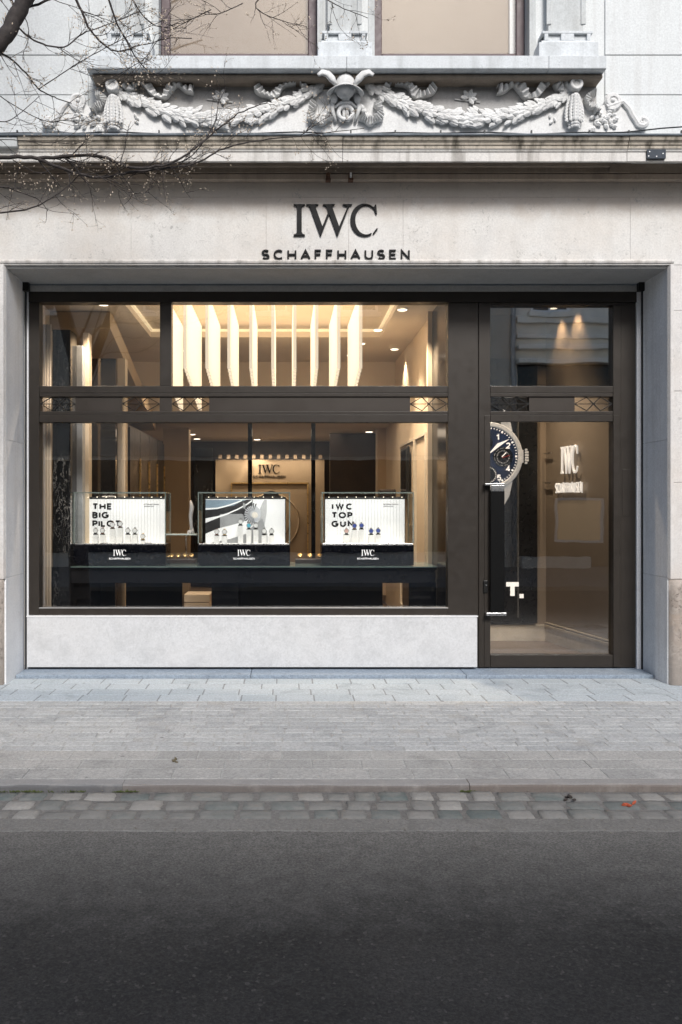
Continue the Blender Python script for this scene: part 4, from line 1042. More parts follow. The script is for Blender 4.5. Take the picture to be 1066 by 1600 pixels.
# ------------------------------------------------------------------ showcases
def showcase(cx, lab):
    e = empty('showcase', lab, 'showcase', (cx, 1.15, CTZ+.007), 'glass showcases on the counter')
    z0 = .005; zb_ = .222; zt = .772; W = .49; D = .40
    m = MB(); m.box(-W, W, 0, D, z0, zb_); m.build('base', BASEN, e, bevel=.004)
    m = MB(); m.box(-W+.01, W-.01, .0, .03, zb_+.0005, zb_+.014); m.build('rail', STEEL, e, bevel=.002)
    m = MB(); m.box(-W+.03, W-.03, .03, D-.02, zb_+.0005, zb_+.006); m.build('tray', WHITEP, e)
    g_ = MB(); t = .008
    g_.box(-W, -W+t, 0, D, zb_+.015, zt); g_.box(W-t, W, 0, D, zb_+.015, zt); g_.box(-W, W, .0, t, zb_+.0155, zt-.0005); g_.box(-W, W, 0, D, zt+.001, zt+.009)
    g_.build('glass_hood', GLASSC, e)
    m = MB(); q = .009
    for a in (-W, W-q):
        for b in (-.001, D-q): m.box(a-.0005, a+q+.0005, b, b+q, zb_+.015, zt+.011)
    for b in (-.001, D-q): m.box(-W, W, b-.0005, b+q, zt+.0005, zt+.0115)
    for a in (-W, W-q): m.box(a-.0008, a+q+.0008, 0, D, zt+.0002, zt+.0118)
    m.build('edge_trim', plain('green_glass_edge', (.35, .42, .38), .2, .4), e)
    m = MB()
    for k in range(9):
        xx = -.40 + k*.1; m.box(xx-.004, xx+.004, .27, .28, zt-.042, zt-.036)
    m.build('led_lamp', LAMP, e)
    m = MB()
    for l_ in serif(-.068, .068, .105, .066, -.006, -.0005): m.add(l_.v, l_.f)
    for l_ in sans('SCHAFFHAUSEN', -.113, .113, .066, .020, .0032, -.006, -.0005): m.add(l_.v, l_.f)
    m.build('lettering', LIT, e)
    s = MB(); s.box(-.445, .445, .33, .352, .219+.008, .735); s.build('screen_housing', BLACK, e)
    l = bpy.data.lights.new('led', 'AREA'); l.shape = 'RECTANGLE'; l.size = .85; l.size_y = .05; l.energy = .8; l.color = (1, .97, .93)
    lo = bpy.data.objects.new('led', l); COL.objects.link(lo); lo.parent = e; lo.location = (0, .06, zt-.03); lo.rotation_euler = (R(28), 0, 0)
    return e
SX = [(-1.755, 'left glass showcase with a white screen of three short text lines'), (-.433, 'middle glass showcase with a black and white gear photograph on its screen'), (.884, 'right glass showcase with a white screen and a small white card')]
cases = [showcase(x, l) for x, l in SX]
SYF = 1.15 + .33          # screen front plane
def sc_screen(case, x, kind):
    Y = SYF - .004; s = FPX/(Y-CAMY)
    cpx = CX + x*s; x0, x1 = x-.437, x+.437; z0, z1 = px(0, 850, Y)[1], px(0, 780, Y)[1]
    inv = Matrix.Translation((-x, -1.15, -(CTZ+.007)))
    def put(mb, name, mat, par=case): mb.xf(inv); return mb.build(name, mat, par)
    sb = MB(); sb.box(x0, x1, Y, Y+.0035, z0, z1); scr = put(sb, 'screen', SCREENW)
    if kind != 'gear':
        v = MB()
        for k in range(1, 22, 1):
            xx = x0 + .10 + (x1-x0-.12)*k/22; v.box(xx-.004, xx+.001, Y-.0012, Y-.0003, z0+.005, z1-.005)
        put(v, 'pleat', plain('pale_grey_print', (.50, .50, .50), .4, emit=(1, 1, 1), es=.10) if 'pale_grey_print' not in bpy.data.materials else bpy.data.materials['pale_grey_print'], scr)
        t = MB(); lines = kind
        for i, (word, xa, xb, yb, yt) in enumerate(lines):
            for l_ in sans(word, px(xa, 0, Y)[0], px(xb, 0, Y)[0], px(0, yb, Y)[1], (yb-yt)/s, .019, Y-.004, Y-.002, .95): t.add(l_.v, l_.f)
        a = 225 if x < 0 else 599
        for i, (word, wdt) in enumerate((('INTERNATIONAL', 24), ('WATCH CO.', 16))):
            for l_ in sans(word, px(a, 0, Y)[0], px(a+wdt, 0, Y)[0], px(0, 789 + i*3.2, Y)[1], 1.9/s, .003, Y-.004, Y-.002, .9): t.add(l_.v, l_.f)
        put(t, 'lettering', LETTER, scr)
    else:
        def pp(L, d): 
            mb = MB(); mb.poly([px(a, b, Y) for a, b in L], Y-d, Y-d+.0008); return mb
        q = MB()
        q.add(pp([(321.5,799),(342,799),(366,792),(382,784),(388,781),(356,781),(321.5,781)], .002).v, pp([(321.5,799),(342,799),(366,792),(382,784),(388,781),(356,781),(321.5,781)], .002).f)
        put(q, 'picture_sky', BLUEG, scr)
        def pc(pts, d, name, mat):
            q = MB()
            for i in range(len(pts)-1):
                (xa, ya0, ya1), (xb, yb0, yb1) = pts[i], pts[i+1]
                q.poly([px(xa, ya0, Y), px(xb, yb0, Y), px(xb, yb1, Y), px(xa, ya1, Y)], Y-d, Y-d+.0008)
            put(q, name, mat, scr)
        pc([(321.5,797,836),(335,796,829),(350,792,825),(365,790,821),(376,784,816),(386,780.6,808),(395,780.6,803)], .0035, 'dark_band', DARKP)
        pc([(344,803,828),(360,803,826),(378,803,822),(384,806,818)], .0050, 'grey_block', SILVERS)
        pc([(321.5,794,796.5),(340,793,795.2),(356,789,791.2),(368,785,787),(378,781,783)], .0065, 'light_curve', SCREENW)
        pc([(321.5,810,817),(340,806.5,809.5),(356,801.5,803.8),(372,794.5,796.6),(386,787,789),(394,780.8,783.5)], .0080, 'light_curve', SCREENW)
        pc([(380,785,793),(384,788,797)], .0085, 'silver_block', SILVERS)
        pc([(321.5,834,849.8),(340,826,846),(360,821,842),(378,816,836),(388,812,833)], .0095, 'white_wedge', SCREENW)
        pc([(321.5,843,849.8),(345,841,849.8),(365,838,849.8),(385,831,849.8),(398,820,849.8),(410,810,849.8),(418,835,849.8)], .0085, 'grey_shade', SILVERS)
        pc([(404,800,830),(410,786,828),(413,781,824),(417,781,800)], .0055, 'soft_shadow', plain('mid_grey_print', (.35, .35, .35), .4, emit=(1, 1, 1), es=.12))
        g_ = MB(); X, Zz = px(391, 803, Y)
        for k in range(15):
            a = R(70 + k*15); r0, r1 = .030, .105
            g_.poly([(X+.03+r0*cos(a-.05), Zz+r0*1.15*sin(a-.05)), (X+.03+r1*cos(a-.07), Zz+r1*1.15*sin(a-.07)), (X+.03+r1*cos(a+.05), Zz+r1*1.15*sin(a+.05)), (X+.03+r0*cos(a+.02), Zz+r0*1.15*sin(a+.02))], Y-.0125, Y-.0115)
        put(g_, 'gear_teeth', DARKP, scr)
        g_ = MB(); g_.lathe_y(X+.03, Zz, [(.0, Y-.0110), (.092, Y-.0110), (.092, Y-.0098)], 28); put(g_, 'gear_disc', SILVER, scr)
        g_ = MB(); g_.lathe_y(X+.052, Zz-.012, [(.0, Y-.0140), (.034, Y-.0140), (.034, Y-.0128)], 20); put(g_, 'gear_cap', PLASTER, scr)
sc_screen(cases[0], SX[0][0], [('THE', 144.5, 175.5, 796.5, 786.3), ('BIG', 144.5, 170, 810, 799.7), ('PILOT', 144.5, 189.5, 823.3, 813)])
sc_screen(cases[1], SX[1][0], 'gear')
sc_screen(cases[2], SX[2][0], [('IWC', 518.5, 551, 796.5, 786.5), ('TOP', 518, 551, 810, 800), ('GUN', 518, 553, 823.5, 813.5)])
# watches on plinths
WY = 1.36
ow = ['first', 'second', 'third', 'fourth', 'fifth', 'sixth', 'seventh']
zcase = CTZ + .007 + .2285
def mk_watch(face, strap, ring):
    e = empty('watch')
    m = MB(); m.lathe_y(0, .045, [(0, -.012), (.021, -.012), (.0212, -.006)], 20); m.build('dial', face, e)
    m = MB(); m.lathe_y(0, .045, [(.0215, -.006), (.0215, -.015), (.026, -.013), (.027, -.004), (.02, .006)], 20); m.cyl((.026, -.004, .045), .004, 'x', .006, 8); m.build('case', ring, e, smooth=True)
    m = MB(); m.box(-.016, .016, -.010, .004, .0, .024); m.box(-.010, .010, -.004, .02, .066, .078); m.build('strap', strap, e, bevel=.002)
    m = MB(); m.box(-.024, .024, -.012, .022, .0, .010); m.box(-.008, .008, .006, .018, .006, .06); m.build('holder', DARKB if strap is not BLACK else BLACK, e)
    return e
protos = {}
def place(case_name, lst):
    for i, (xp, yp, face, strap, lab) in enumerate(lst):
        key = (face.name, strap.name)
        if key not in protos: protos[key] = mk_watch(face, strap, GREYP); o = protos[key]
        else: o = copy_tree(protos[key])
        X, Zz = px(xp, yp, WY); top = Zz - .045
        o.location = (X, WY, top)
        tag(o, f'{lab} watch, {ow[i]} from the left in the {case_name} showcase', 'watch', 'watches on display')
        if top - zcase > .012:
            m = MB(); m.box(X-.027, X+.027, WY-.02, WY+.04, zcase+.001, top-.001)
            tag(m.build('plinth', WHITEP, bevel=.001), f'white plinth under the {ow[i]} watch from the left in the {case_name} showcase', 'plinth', 'white plinths in the showcases')
place('left', [(149.5, 829, WHITEP, BLACK, 'white dial dark strap'), (160.5, 829, WHITEP, SKIN1, 'white dial brown strap'), (176, 820, WHITEP, SKIN1, 'white dial brown strap, tall plinth'), (188, 818.5, WHITEP, SKIN1, 'white dial brown strap, highest'), (200, 829, WHITEP, BLACK, 'white dial black strap'), (211, 829, WHITEP, BLACK, 'white dial black strap'), (223.5, 838, WHITEP, GOLD, 'white dial tan strap, lowest')])
place('middle', [(339, 830.5, WHITEP, SKIN1, 'white dial rosy strap'), (351, 831, WHITEP, GOLD, 'white dial tan strap'), (376, 815, WHITEP, BLACK, 'white dial black strap, highest'), (389, 821, TEAL, BLACK, 'turquoise dial'), (400, 821, WHITEP, BLACK, 'white dial black strap'), (413, 830, WHITEP, BLACK, 'white dial black strap'), (424.5, 830, WHITEP, BLACK, 'white dial black strap')])
place('right', [(541.5, 829.5, PINKW, BLACK, 'pink dial'), (554, 821.5, BLUEW, SKIN1, 'pale blue dial on a tall plinth'), (565, 821, BLUEW, BLACK, 'blue dial on a tall plinth'), (580, 829.5, BLUEW, BLACK, 'blue dial'), (591, 829, BLUEW, BLACK, 'blue dial')])
m = MB(); X, Zz = px(531, 843, 1.25); m.box(X-.036, X+.036, 1.25, 1.262, CTZ+.007+.2285, Zz+.045); tag(m.build('price_card', plain('white_card', (.85, .85, .85), .6, emit=(1, 1, 1), es=.25)), 'blank white card standing at the left of the right showcase', 'card')
for i, (xp, cs) in enumerate(((163, 'left'), (232, 'left'), (540, 'right'), (605, 'right'))):
    X, Zz = px(xp, 848, 1.22); m = MB(); m.box(X-.038, X+.038, 1.22, 1.24, zcase+.001, zcase+.012)
    tag(m.build('name_bar', BLACK, bevel=.001), f'small black name bar on the floor of the {cs} showcase, {"left" if i % 2 == 0 else "right"} one', 'name bar')
# trays with gold pieces between the showcases, on small glass shelves
def goldtray(xp, yp, lab, n):
    X, Zz = px(xp, yp, 1.55); e = empty('jewel_tray', lab, 'tray', (X, 1.55, CTZ+.007))
    m = MB(); m.box(-.16, .16, -.08, .08, 0, .05); m.build('tray', DARKB, e, bevel=.004)
    rnd = random.Random(int(xp))
    for i in range(n):
        w_ = MB(); a = -.11 + .22*i/max(1, n-1); w_.lathe_y(0, 0, [(0, -.012), (.022, -.014), (.028, -.006), (.026, .01), (0, .012)], 16)
        w_.xf(Matrix.Translation((a, rnd.uniform(-.04, .03), .085)) @ Matrix.Rotation(R(rnd.uniform(-50, -30)), 4, 'X')); w_.build('watch_head', GOLD, e, smooth=True)
goldtray(284, 862, 'dark tray of gold pieces between the left and middle showcases', 4); goldtray(484, 872, 'dark tray of gold pieces between the middle and right showcases', 3)
e = empty('glass_shelf', 'small clear glass shelf left of the middle showcase', 'shelf')
m = MB(); m.pbox(262, 308, 834, 836, 1.5, 1.45, 1.65); m.build('shelf', plain('pale_glass_edge', (.5, .55, .5), .15), e)
m = MB(); X, Zz = px(291, 836, 1.55); m.cyl((X, 1.55, CTZ+.01), .006, 'z', Zz-CTZ-.01, 8); m.build('stem', STEEL, e)
e = empty('hand_sculpture', 'grey stone forearm and hand sculpture left of the middle showcase', 'sculpture')
m = MB(); P = [px(301, 836, 1.55), px(299, 822, 1.55), px(298, 806, 1.55), px(300, 792, 1.55), px(298, 782, 1.55)]
m.tube([(a, 1.55, b) for a, b in P], [.030, .018, .022, .026, .010], 10); m.build('forearm', GREYP, e, smooth=True)
for k in range(4):
    X, Zz = px(302-k*2.4, 826+k, 1.55); m = MB(); m.tube([(X, 1.54, Zz), (X-.01, 1.52, Zz-.035), (X-.004*k, 1.51, Zz-.065)], [.009, .007, .004], 6); m.build('finger', GREYP, e, smooth=True)

# ------------------------------------------------------------------ entrance poster with the giant watch
po = empty('poster', 'black poster of a giant blue-dial watch seen through the glass door', 'poster')
PY = 2.22
m = MB(); m.pbox(690, 840, 560, 974, PY, PY, PY+.05); m.build('board', POSTER, po, bevel=.003)
X, Zz = px(763, 713, PY); r = 53.7*(PY-CAMY)/FPX; u = r/53.7
m = MB(); m.lathe_y(X, Zz, [(.0, PY-.004), (r*.86, PY-.004)], 64); m.build('dial', BLUEDIAL, po)
m = MB(); m.lathe_y(X, Zz, [(r*.86, PY-.003), (r*.86, PY-.010), (r*.91, PY-.012), (r*.93, PY-.009), (r*.97, PY-.013), (r, PY-.008), (r, PY-.001)], 64)
m.build('bezel', SILVER, po, smooth=True)
m = MB()
for sx_, sz_ in ((1, 1), (1, -1), (-1, 1), (-1, -1)):
    P = [(22, 46), (38, 39), (33, 62), (24, 78 if sz_ < 0 else 74), (17, 60)]
    m.poly([(X+sx_*a*u, Zz+sz_*b*u) for a, b in P], PY-.0022, PY-.0005)
m.poly([(X+53*u, Zz-10*u), (X+55*u, Zz-10*u), (X+55*u, Zz+10*u), (X+53*u, Zz+10*u)], PY-.0025, PY-.0006)
m.build('lug', SILVER, po)
m = MB()
for k in range(6): m.box(X+(57)*u, X+(61 + (2 if 0 < k < 5 else 0))*u, PY-.012, PY-.001, Zz+(-12+k*4.1)*u, Zz+(-12+k*4.1+3.2)*u)
m.build('crown', SILVER, po, bevel=.003)
m = MB()
for sz_ in (1, -1): m.poly([(X-17*u, Zz+sz_*56*u), (X+17*u, Zz+sz_*56*u), (X+15*u, Zz+sz_*120*u), (X-15*u, Zz+sz_*120*u)], PY-.0018, PY-.0004)
m.build('strap', BASEN, po)
ink = MB()
for k in range(60):
    a = 2*pi*k/60; big = k % 5 == 0; r0, r1 = (.78 if big else .80)*r, .84*r; wv = (.018 if big else .008)*r*1.4
    ca, sa = cos(a), sin(a)
    ink.poly([(X+r0*ca-wv*sa/1, Zz+r0*sa+wv*ca), (X+r1*ca-wv*sa, Zz+r1*sa+wv*ca), (X+r1*ca+wv*sa, Zz+r1*sa-wv*ca), (X+r0*ca+wv*sa, Zz+r0*sa-wv*ca)], PY-.0058, PY-.0045)
for ch, ax, az in (('1', 779, 688), ('2', 794, 701), ('4', 794, 737), ('5', 780, 751)):
    a_, b_ = px(ax, az, PY); l_ = letter_mb(ch, a_-.02, b_, .072, .014, PY-.0058, PY-.0045, .9); ink.add(l_.v, l_.f)
ink.poly([(X-1*u, Zz+2*u), (X+4*u, Zz+5.5*u), (X+33*u, Zz+27*u), (X+14*u, Zz+20*u)][:4], PY-.0085, PY-.0075)
sxd, szd = px(786, 714, PY)
for k in range(24):
    a = 2*pi*k/24; q = 9.5*u; ink.lathe_y(sxd+q*cos(a), szd+q*sin(a), [(0, PY-.0075), (.0035, PY-.0075), (.0035, PY-.0068)], 6)
for k in range(30):
    a = R(-60 + 240*k/30) ; q = 13.5*u
    if k % 4: ink.lathe_y(sxd+q*cos(a+2.5), szd+q*sin(a+2.5), [(0, PY-.0075), (.0028, PY-.0075), (.0028, PY-.0068)], 6)
stroke(ink, [(sxd-2*u, szd), (sxd+5*u, szd+7*u)], .012, PY-.0092, PY-.0082)
s2 = px(763, 742, PY)
for k in range(24):
    a = 2*pi*k/24; q = 11*u; stroke(ink, [(s2[0]+q*cos(a), s2[1]+q*sin(a)), (s2[0]+(q+.012)*cos(a), s2[1]+(q+.012)*sin(a))], .008, PY-.0072, PY-.006)
for l_ in [joined([letter_mb('T', px(791, 0, PY)[0], px(0, 934.5, PY)[1], 25*u, .052, PY-.006, PY-.001, 1.12)])]: ink.add(l_.v, l_.f)
ink.pbox(811.8, 818.2, 928, 934.5, PY, PY-.006, PY-.001)
ink.build('white_print', WHITEINK, po)
m = MB(); m.lathe_y(sxd, szd, [(0, PY-.0052), (15.5*u, PY-.0052), (15.6*u, PY-.0046)], 32); m.lathe_y(s2[0], s2[1], [(0, PY-.0052), (14*u, PY-.0052), (14.1*u, PY-.0046)], 32); m.build('subdial', BASEN, po)
m = MB(); stroke(m, [(sxd-1*u, szd-1*u), (sxd+11*u, szd+3*u)], .006, PY-.0098, PY-.0092); m.build('red_hand', REDINK, po)
m = MB(); a_, b_ = px(758, 692, PY); m.lathe_y(a_, b_, [(0, PY-.0064), (12*u, PY-.0064), (12.1*u, PY-.0055)], 24); m.build('moon_window', BASEN, po)
# vertical reflection painted on the poster as a dim silver strip
m = MB(); m.pbox(808.5, 811, 655, 965, PY, PY-.002, PY-.0003); m.build('reflection_line', plain('dim_painted_reflection', (.12, .12, .12), .4, .5), po)

# lit lettering on the entrance side wall (local x runs along the wall towards the street)
ws = empty('wall_lettering', 'white lit letters on the taupe side wall behind the glass door', 'sign')
def along(pxv):
    Y = (1344*(3.13+.1697*2.3) - (pxv-CX)*8)/((pxv-CX) + 1344*.1697); return (2.3-Y)*math.hypot(1, .1697), Y
a0, Ya = along(882); a1, Yb = along(908); b0, _ = along(873); b1, _ = along(915)
zt = px(0, 698, Ya)[1]; zb_ = px(0, 741, Ya)[1]
for l_ in serif(a0, a1, zb_, zt-zb_, -.05, -.03): l_.xf(VW); l_.build('letter', LIT, ws)
zt = px(0, 754, 1.7)[1]; zb_ = px(0, 770, 1.7)[1]
for l_ in sans('SCHAFFHAUSEN', b0, b1, zb_, zt-zb_, .010, -.045, -.03, .36): l_.xf(VW); l_.build('letter', LIT, ws)
for (k, nm) in ((.10, 'upper'), (.10, 'lower')):
    m = MB(); zz = 2.28 if nm == 'upper' else 1.93; m.box(.02, .2, -.05, -.03, zz, zz+.012); m.xf(VW); tag(m.build('wall_hook', STEEL, bevel=.002), f'{nm} small steel wall hook beside the poster corner', 'hook')

# ================================================================== STREET TREE (left, on the pavement)
tree = empty('street_tree', 'bare dark street tree with budding twigs reaching in from the upper left', 'tree', (-2.75, -2.15, -.04))
TX, TY = -2.75, -2.15
inv = Matrix.Translation((2.75, 2.15, .04))
rng = random.Random(21)
tk = MB(); tk.tube([(TX, TY, -.05), (TX+.01, TY, .3), (TX-.03, TY, 1.5), (TX+.0, TY, 2.8), (TX-.02, TY+.02, 3.6), (TX-.25, TY, 4.4), (TX-.45, TY-.1, 5.6), (TX-.5, TY-.1, 7.5)], [.17, .14, .13, .125, .12, .09, .07, .03], 14)
tk.xf(inv); tk.build('trunk', BARK, tree, smooth=True)
def cr(P, n=8):
    out = []
    for k in range(len(P)-1):
        p0 = P[max(k-1, 0)]; p1 = P[k]; p2 = P[k+1]; p3 = P[min(k+2, len(P)-1)]
        for j in range(n):
            u = j/n; out.append(.5*((2*p1) + (p2-p0)*u + (2*p0-5*p1+4*p2-p3)*u*u + (-p0+3*p1-3*p2+p3)*u**3))
    out.append(P[-1]); return out
twigs = MB(); buds = MB(); nb = [0]
def bud(p, d, s=1.0):
    if nb[0] > 5200 or (nb[0] > 2600 and p.z > 6.3 and nb[0] % 2): return
    nb[0] += 1; d = d.normalized(); r = rng.uniform(.0035, .0055)*s; L = r*3.2
    a = d.cross(Vector((0, 0, 1))); a = a.normalized() if a.length > .01 else Vector((1, 0, 0)); b = d.cross(a)
    V = [p] + [p + d*L*.5 + (a*cos(t)+b*sin(t))*r for t in (0, 2.09, 4.19)] + [p + d*L]
    buds.add(V, [(0,2,1),(0,3,2),(0,1,3),(4,1,2),(4,2,3),(4,3,1)])
def twig(p, d, L, r, depth):
    n = 5; pts = [p.copy()]; q = p.copy(); d = d.normalized()
    for i in range(n):
        d = (d + Vector((rng.uniform(-.28, .28), rng.uniform(-.15, .15), rng.uniform(-.22, .30)))).normalized(); q = q + d*L/n; pts.append(q.copy())
        if i and rng.random() < .2: bud(q, (d + Vector((rng.uniform(-.8, .8), -.3, rng.uniform(-.2, 1)))).normalized())
    twigs.tube(pts, [r*(1-.65*i/n) for i in range(n+1)], 4, cap=False)
    bud(q, d)
    if depth > 0:
        for k in range(rng.choice((1, 2, 2, 3))):
            i = rng.randint(1, n-1); dd = (pts[i+1]-pts[i]).normalized()
            side = Vector((rng.uniform(-1, 1), rng.uniform(-.4, .4), rng.uniform(-.7, 1)))
            twig(pts[i], dd*.8 + side*.8, L*rng.uniform(.35, .65), r*.65, depth-1)
def limb(pxs, Y0, Y1, r0, r1, ntw, root=None, tl=(.12, .34)):
    P = []
    for i, (a, b) in enumerate(pxs):
        Y = Y0 + (Y1-Y0)*i/max(1, len(pxs)-1); x, z = px(a, b, Y); P.append(Vector((x, Y, z)))
    if root is not None: P = [Vector(root)] + P
    pts = cr(P, 6); n = len(pts)
    pts = [p + Vector((rng.uniform(-1, 1), rng.uniform(-1, 1), rng.uniform(-1, 1)))*.006*min(1, r0*60) for p in pts]
    m = MB(); m.tube(pts, [max(.0022, (r0 + (r1-r0)*i/(n-1))*(1+rng.uniform(-.07, .07))) for i in range(n)], 9 if r0 > .02 else 6)
    m.xf(inv); m.build('limb' if r0 > .03 else 'branch', BARK, tree, smooth=True)
    for k in range(ntw):
        i = rng.randint(max(1, n//8), n-2); t = i/(n-1); d = (pts[i+1]-pts[i-1]).normalized()
        side = Vector((rng.uniform(-.6, .6), rng.uniform(-.3, .3), rng.uniform(-1, 1)))
        twig(pts[i], d*.8+side, rng.uniform(*tl), max(.0022, (r0+(r1-r0)*t)*.42) if r0 < .02 else .005, 2)
    return pts
limb([(-60, 150), (5, 62), (28, 22), (62, -40), (120, -140)], -2.1, -2.0, .065, .045, 14, (TX, TY, 3.1))
limb([(-130, 262), (0, 246), (70, 247), (150, 243), (205, 262), (262, 256), (300, 236), (335, 206), (372, 178), (420, 160)], -2.1, -1.5, .016, .0035, 26, (TX, TY, 2.9))
limb([(60, 248), (100, 264), (150, 277), (205, 270), (262, 262), (305, 255), (350, 232), (400, 220), (470, 212), (570, 200)], -2.0, -1.4, .012, .0025, 26)
limb([(240, 262), (290, 250), (318, 222), (336, 190), (342, 160), (355, 135)], -1.7, -1.6, .0045, .0022, 8)
limb([(-120, 345), (0, 333), (45, 326), (80, 310), (115, 283), (130, 262)], -2.1, -1.8, .008, .0025, 10, (TX, TY, 2.7))
limb([(-90, 300), (0, 292), (30, 300), (60, 312), (75, 330)], -2.1, -1.8, .006, .0022, 9, (TX, TY, 2.75))
limb([(105, -30), (128, 18), (140, 45), (158, 66), (182, 80), (215, 72), (255, 62)], -1.9, -1.7, .010, .0025, 12)
limb([(165, -20), (180, 30), (200, 68), (225, 105), (258, 122)], -1.9, -1.6, .009, .0025, 14)
limb([(22, 38), (60, 66), (100, 73), (130, 52), (165, 40), (220, 18)], -2.05, -1.8, .007, .0022, 14)
limb([(-60, 60), (0, 82), (35, 108), (60, 138), (85, 152), (112, 162)], -2.1, -1.8, .009, .003, 14, (TX, TY, 3.4))
limb([(-80, 170), (0, 190), (30, 178), (62, 150)], -2.1, -1.9, .005, .002, 10, (TX, TY, 3.0))
limb([(-80, 225), (0, 218), (60, 222), (120, 225)], -2.1, -1.9, .004, .002, 6, (TX, TY, 2.95))
limb([(-20, -5), (30, 12), (90, -6), (130, -40)], -2.0, -1.9, .014, .006, 6, (TX, TY, 3.9))
limb([(380, -40), (400, 12), (440, 32), (480, 42)], -1.8, -1.6, .006, .002, 8, (TX+.5, TY, 5.4))
limb([(196, -30), (215, 12), (243, 40), (290, 44)], -1.8, -1.6, .006, .002, 8)
limb([(470, -40), (500, -10), (530, 10), (575, 28)], -1.8, -1.6, .005, .002, 6)
limb([(300, 60), (250, 62), (225, 92), (160, 130)], -1.8, -1.7, .003, .002, 8)
limb([(60, 140), (120, 100), (190, 62), (260, 30)], -1.95, -1.7, .004, .002, 12)
for pxl in ([(330, 15), (300, 30), (270, 45), (240, 55)], [(0, 150), (40, 175), (80, 190), (130, 180)], [(20, 250), (60, 270), (95, 262), (140, 285)], [(150, 272), (200, 300), (235, 300)], [(470, 212), (500, 190), (520, 180)], [(380, 5), (340, 22), (310, 20)]):
    limb(pxl, -1.9, -1.7, .0035, .002, 7)
# twigs out of frame overhead so the crown is whole
for k in range(16):
    a = rng.uniform(-1.2, 1.2) if k % 3 else rng.uniform(0, 6.28); P0 = Vector((TX-.4, TY, 5.2 + k*.22)); P1 = P0 + Vector((cos(a)*1.1, sin(a)*.5, .7)); P2 = P1 + Vector((cos(a)*1.1, sin(a)*.5, .35))
    pts = cr([P0, P1, P2], 6); m = MB(); m.tube(pts, [.03*(1-.8*i/len(pts)) for i in range(len(pts))], 6); m.xf(inv); m.build('branch', BARK, tree, smooth=True)
    for j in range(9): i = rng.randint(2, len(pts)-2); twig(pts[i], Vector((rng.uniform(-1, 1), rng.uniform(-1, 1), rng.uniform(-.3, 1))), .4, .005, 2)
twigs.xf(inv); twigs.build('twigs', BARK, tree, kind='stuff'); buds.xf(inv); buds.build('buds', BUD, tree, kind='stuff')

# ================================================================== BUILDING ACROSS THE STREET (seen only in reflections)
ob = empty('opposite_building', 'pale plastered building across the street, seen mirrored in the shop glass', 'building')
OY = -14.0; H = 7.95; OSC = FPX/(14.0+1.36+8.0)
def ox(x): return (x-CX)/OSC
def oz(y): return CAMZ + (CY-y)/OSC
m = MB()
holes = [(ox(835), ox(937), oz(472)-.0, oz(472)+2.0), (ox(560), ox(660), oz(472), oz(472)+2), (ox(210), ox(310), oz(480), oz(480)+2), (ox(0), ox(100), oz(480), oz(480)+2)]
m.box(-16, 20, OY-.6, OY, -.1, H)
m.build('wall', PLASTER, ob)
m = MB(); m.box(-16, ox(797), OY, OY+.06, 3.0, H-.3); m.build('left_wall', PLASTER2, ob)
m = MB(); m.box(-16.2, 20.2, OY-.7, OY+.35, H, H+.2); m.build('roof_edge', PLASTER2, ob)
m = MB()
for y, t, pr in ((497, .16, .18), (524, .10, .14), (541, .12, .30), (563, .12, .35)): m.box(ox(806), 18, OY, OY+pr, oz(y)-t, oz(y))
m.build('string_course', PLASTER, ob, bevel=.02)
m = MB(); m.cyl((ox(801), OY+.12, -.1), .06, 'z', H, 12); m.build('drainpipe', GREYP, ob)
m = MB(); m.box(ox(808), 18, OY, OY+.02, .0, oz(566)); m.build('shop_glass', GLOSSB, ob)
m = MB(); m.box(-14, ox(700), OY+.06, OY+.08, .4, 2.9); m.build('shop_glass', GLOSSB, ob)
for a in (858, 560, 420, 255, 60, 1030, 1200):
    wv = MB(); x0 = ox(a-26); x1 = ox(a+26); z0 = oz(486); yy = OY+.062
    w_ = empty('window', parent=ob)
    wv.box(x0, x1, yy, yy+.01, z0, z0+.95); wv.build('pane', plain('dark_window', (.03, .035, .04), .1) if 'dark_window' not in bpy.data.materials else bpy.data.materials['dark_window'], w_)
    wv = MB(); f_ = .07
    for q in ((x0-f_, x0, z0-f_, z0+1.02), (x1, x1+f_, z0-f_, z0+1.02), (x0, x1, z0-f_, z0), (x0, x1, z0+.95, z0+1.02), ((x0+x1)/2-.03, (x0+x1)/2+.03, z0, z0+.95)): wv.box(q[0], q[1], yy, yy+.05, q[2], q[3])
    wv.build('frame', WHITEP, w_)
    wv = MB(); wv.box(x0-.15, x1+.15, OY, OY+.25, z0-.19, z0-.071); wv.build('sill', PLASTER, w_)
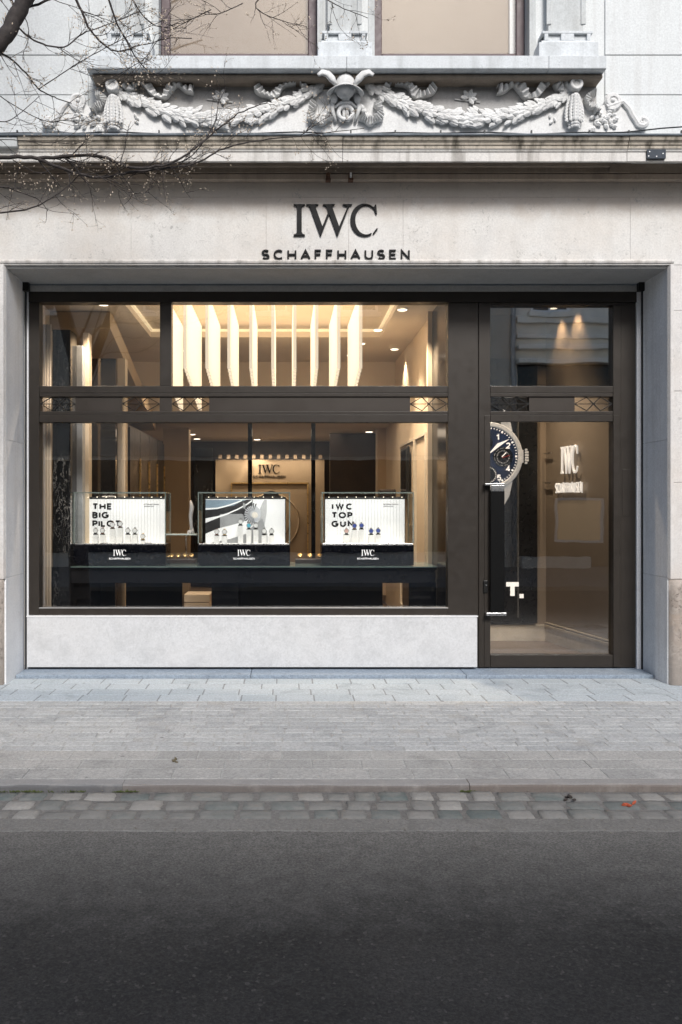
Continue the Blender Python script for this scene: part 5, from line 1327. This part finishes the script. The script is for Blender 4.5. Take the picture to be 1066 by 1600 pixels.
# white-framed low shop window that shows in the door glass
w_ = empty('window', parent=ob); x0, x1, z0, z1 = ox(871), ox(937), oz(843), oz(783); yy = OY+.03
m = MB(); m.box(x0, x1, yy, yy+.01, z0, z1); m.build('pane', plain('shop_interior_tone', (.2, .15, .1), .3, emit=(1, .7, .4), es=.12), w_)
m = MB()
for q in ((x0-.07, x0, z0-.07, z1+.07), (x1, x1+.07, z0-.07, z1+.07), (x0, x1, z0-.07, z0), (x0, x1, z1, z1+.07)): m.box(q[0], q[1], yy, yy+.06, q[2], q[3])
m.build('frame', WHITEP, w_)
m = MB(); m.box(ox(810), ox(915), OY, OY+.4, oz(886), oz(868)); m.build('ledge', PLASTER, ob)

# ================================================================== LITTLE THINGS ON THE GROUND
rng = random.Random(4)
m = MB()
for k in range(90):
    x = px(rng.choice((rng.uniform(0, 135), rng.uniform(0, 60), rng.uniform(180, 215), rng.uniform(720, 745))), 0, -2.72)[0]
    for j in range(5):
        m.leaf((x + rng.uniform(-.01, .01), -2.722 + rng.uniform(-.006, .004), -.092), (rng.uniform(-.8, .8), rng.uniform(-.7, .1), rng.uniform(.3, 1)), rng.uniform(.008, .018), .0025, .001, nrm=(0, -1, .3))
m.build('weeds', plain('small_weed_green', (.09, .11, .035), .8, 0, .3), kind='stuff')
m = MB()
for k in range(500):
    x = rng.uniform(-3.2, 4.2); y = rng.choice((-2.73, -3.19, -3.36)) + rng.gauss(0, .022); z = -.082 if y < -3.19 else -.086
    r_ = rng.uniform(.0015, .005); m.ell((x, y, z), (r_*1.4, r_, r_*.7), 5, 3)
m.build('gravel', plain('loose_grit', (.22, .2, .17), .9, 0, .5, 60), kind='stuff')
def scrap(name, pxs, Y, z, mat, lab, cat):
    X = (pxs-CX)/(FPX/(Y-CAMY)); m = MB()
    for k in range(5): m.leaf((X + rng.uniform(-.03, .03), Y + rng.uniform(-.02, .02), z+.003), (rng.uniform(-1, 1), rng.uniform(-1, 1), rng.uniform(-.1, .3)), rng.uniform(.022, .038), .009, .005, nrm=(0, 0, 1))
    tag(m.build(name, mat), lab, cat)
scrap('paper_scrap', 984, -2.98, -.082, plain('orange_red_scrap', (.45, .09, .04), .7), 'torn orange red scrap lying on the gutter cobbles at the right', 'litter')
scrap('dead_leaf', 893, -2.86, -.082, plain('dark_leaf', (.05, .04, .035), .8), 'dark crumpled leaf on the gutter cobbles left of the orange scrap', 'leaf')
scrap('dead_leaf', 270, -2.24, -.04, plain('brown_leaf', (.12, .10, .06), .8), 'small brown leaf on the pavement near the kerb, left of centre', 'leaf')
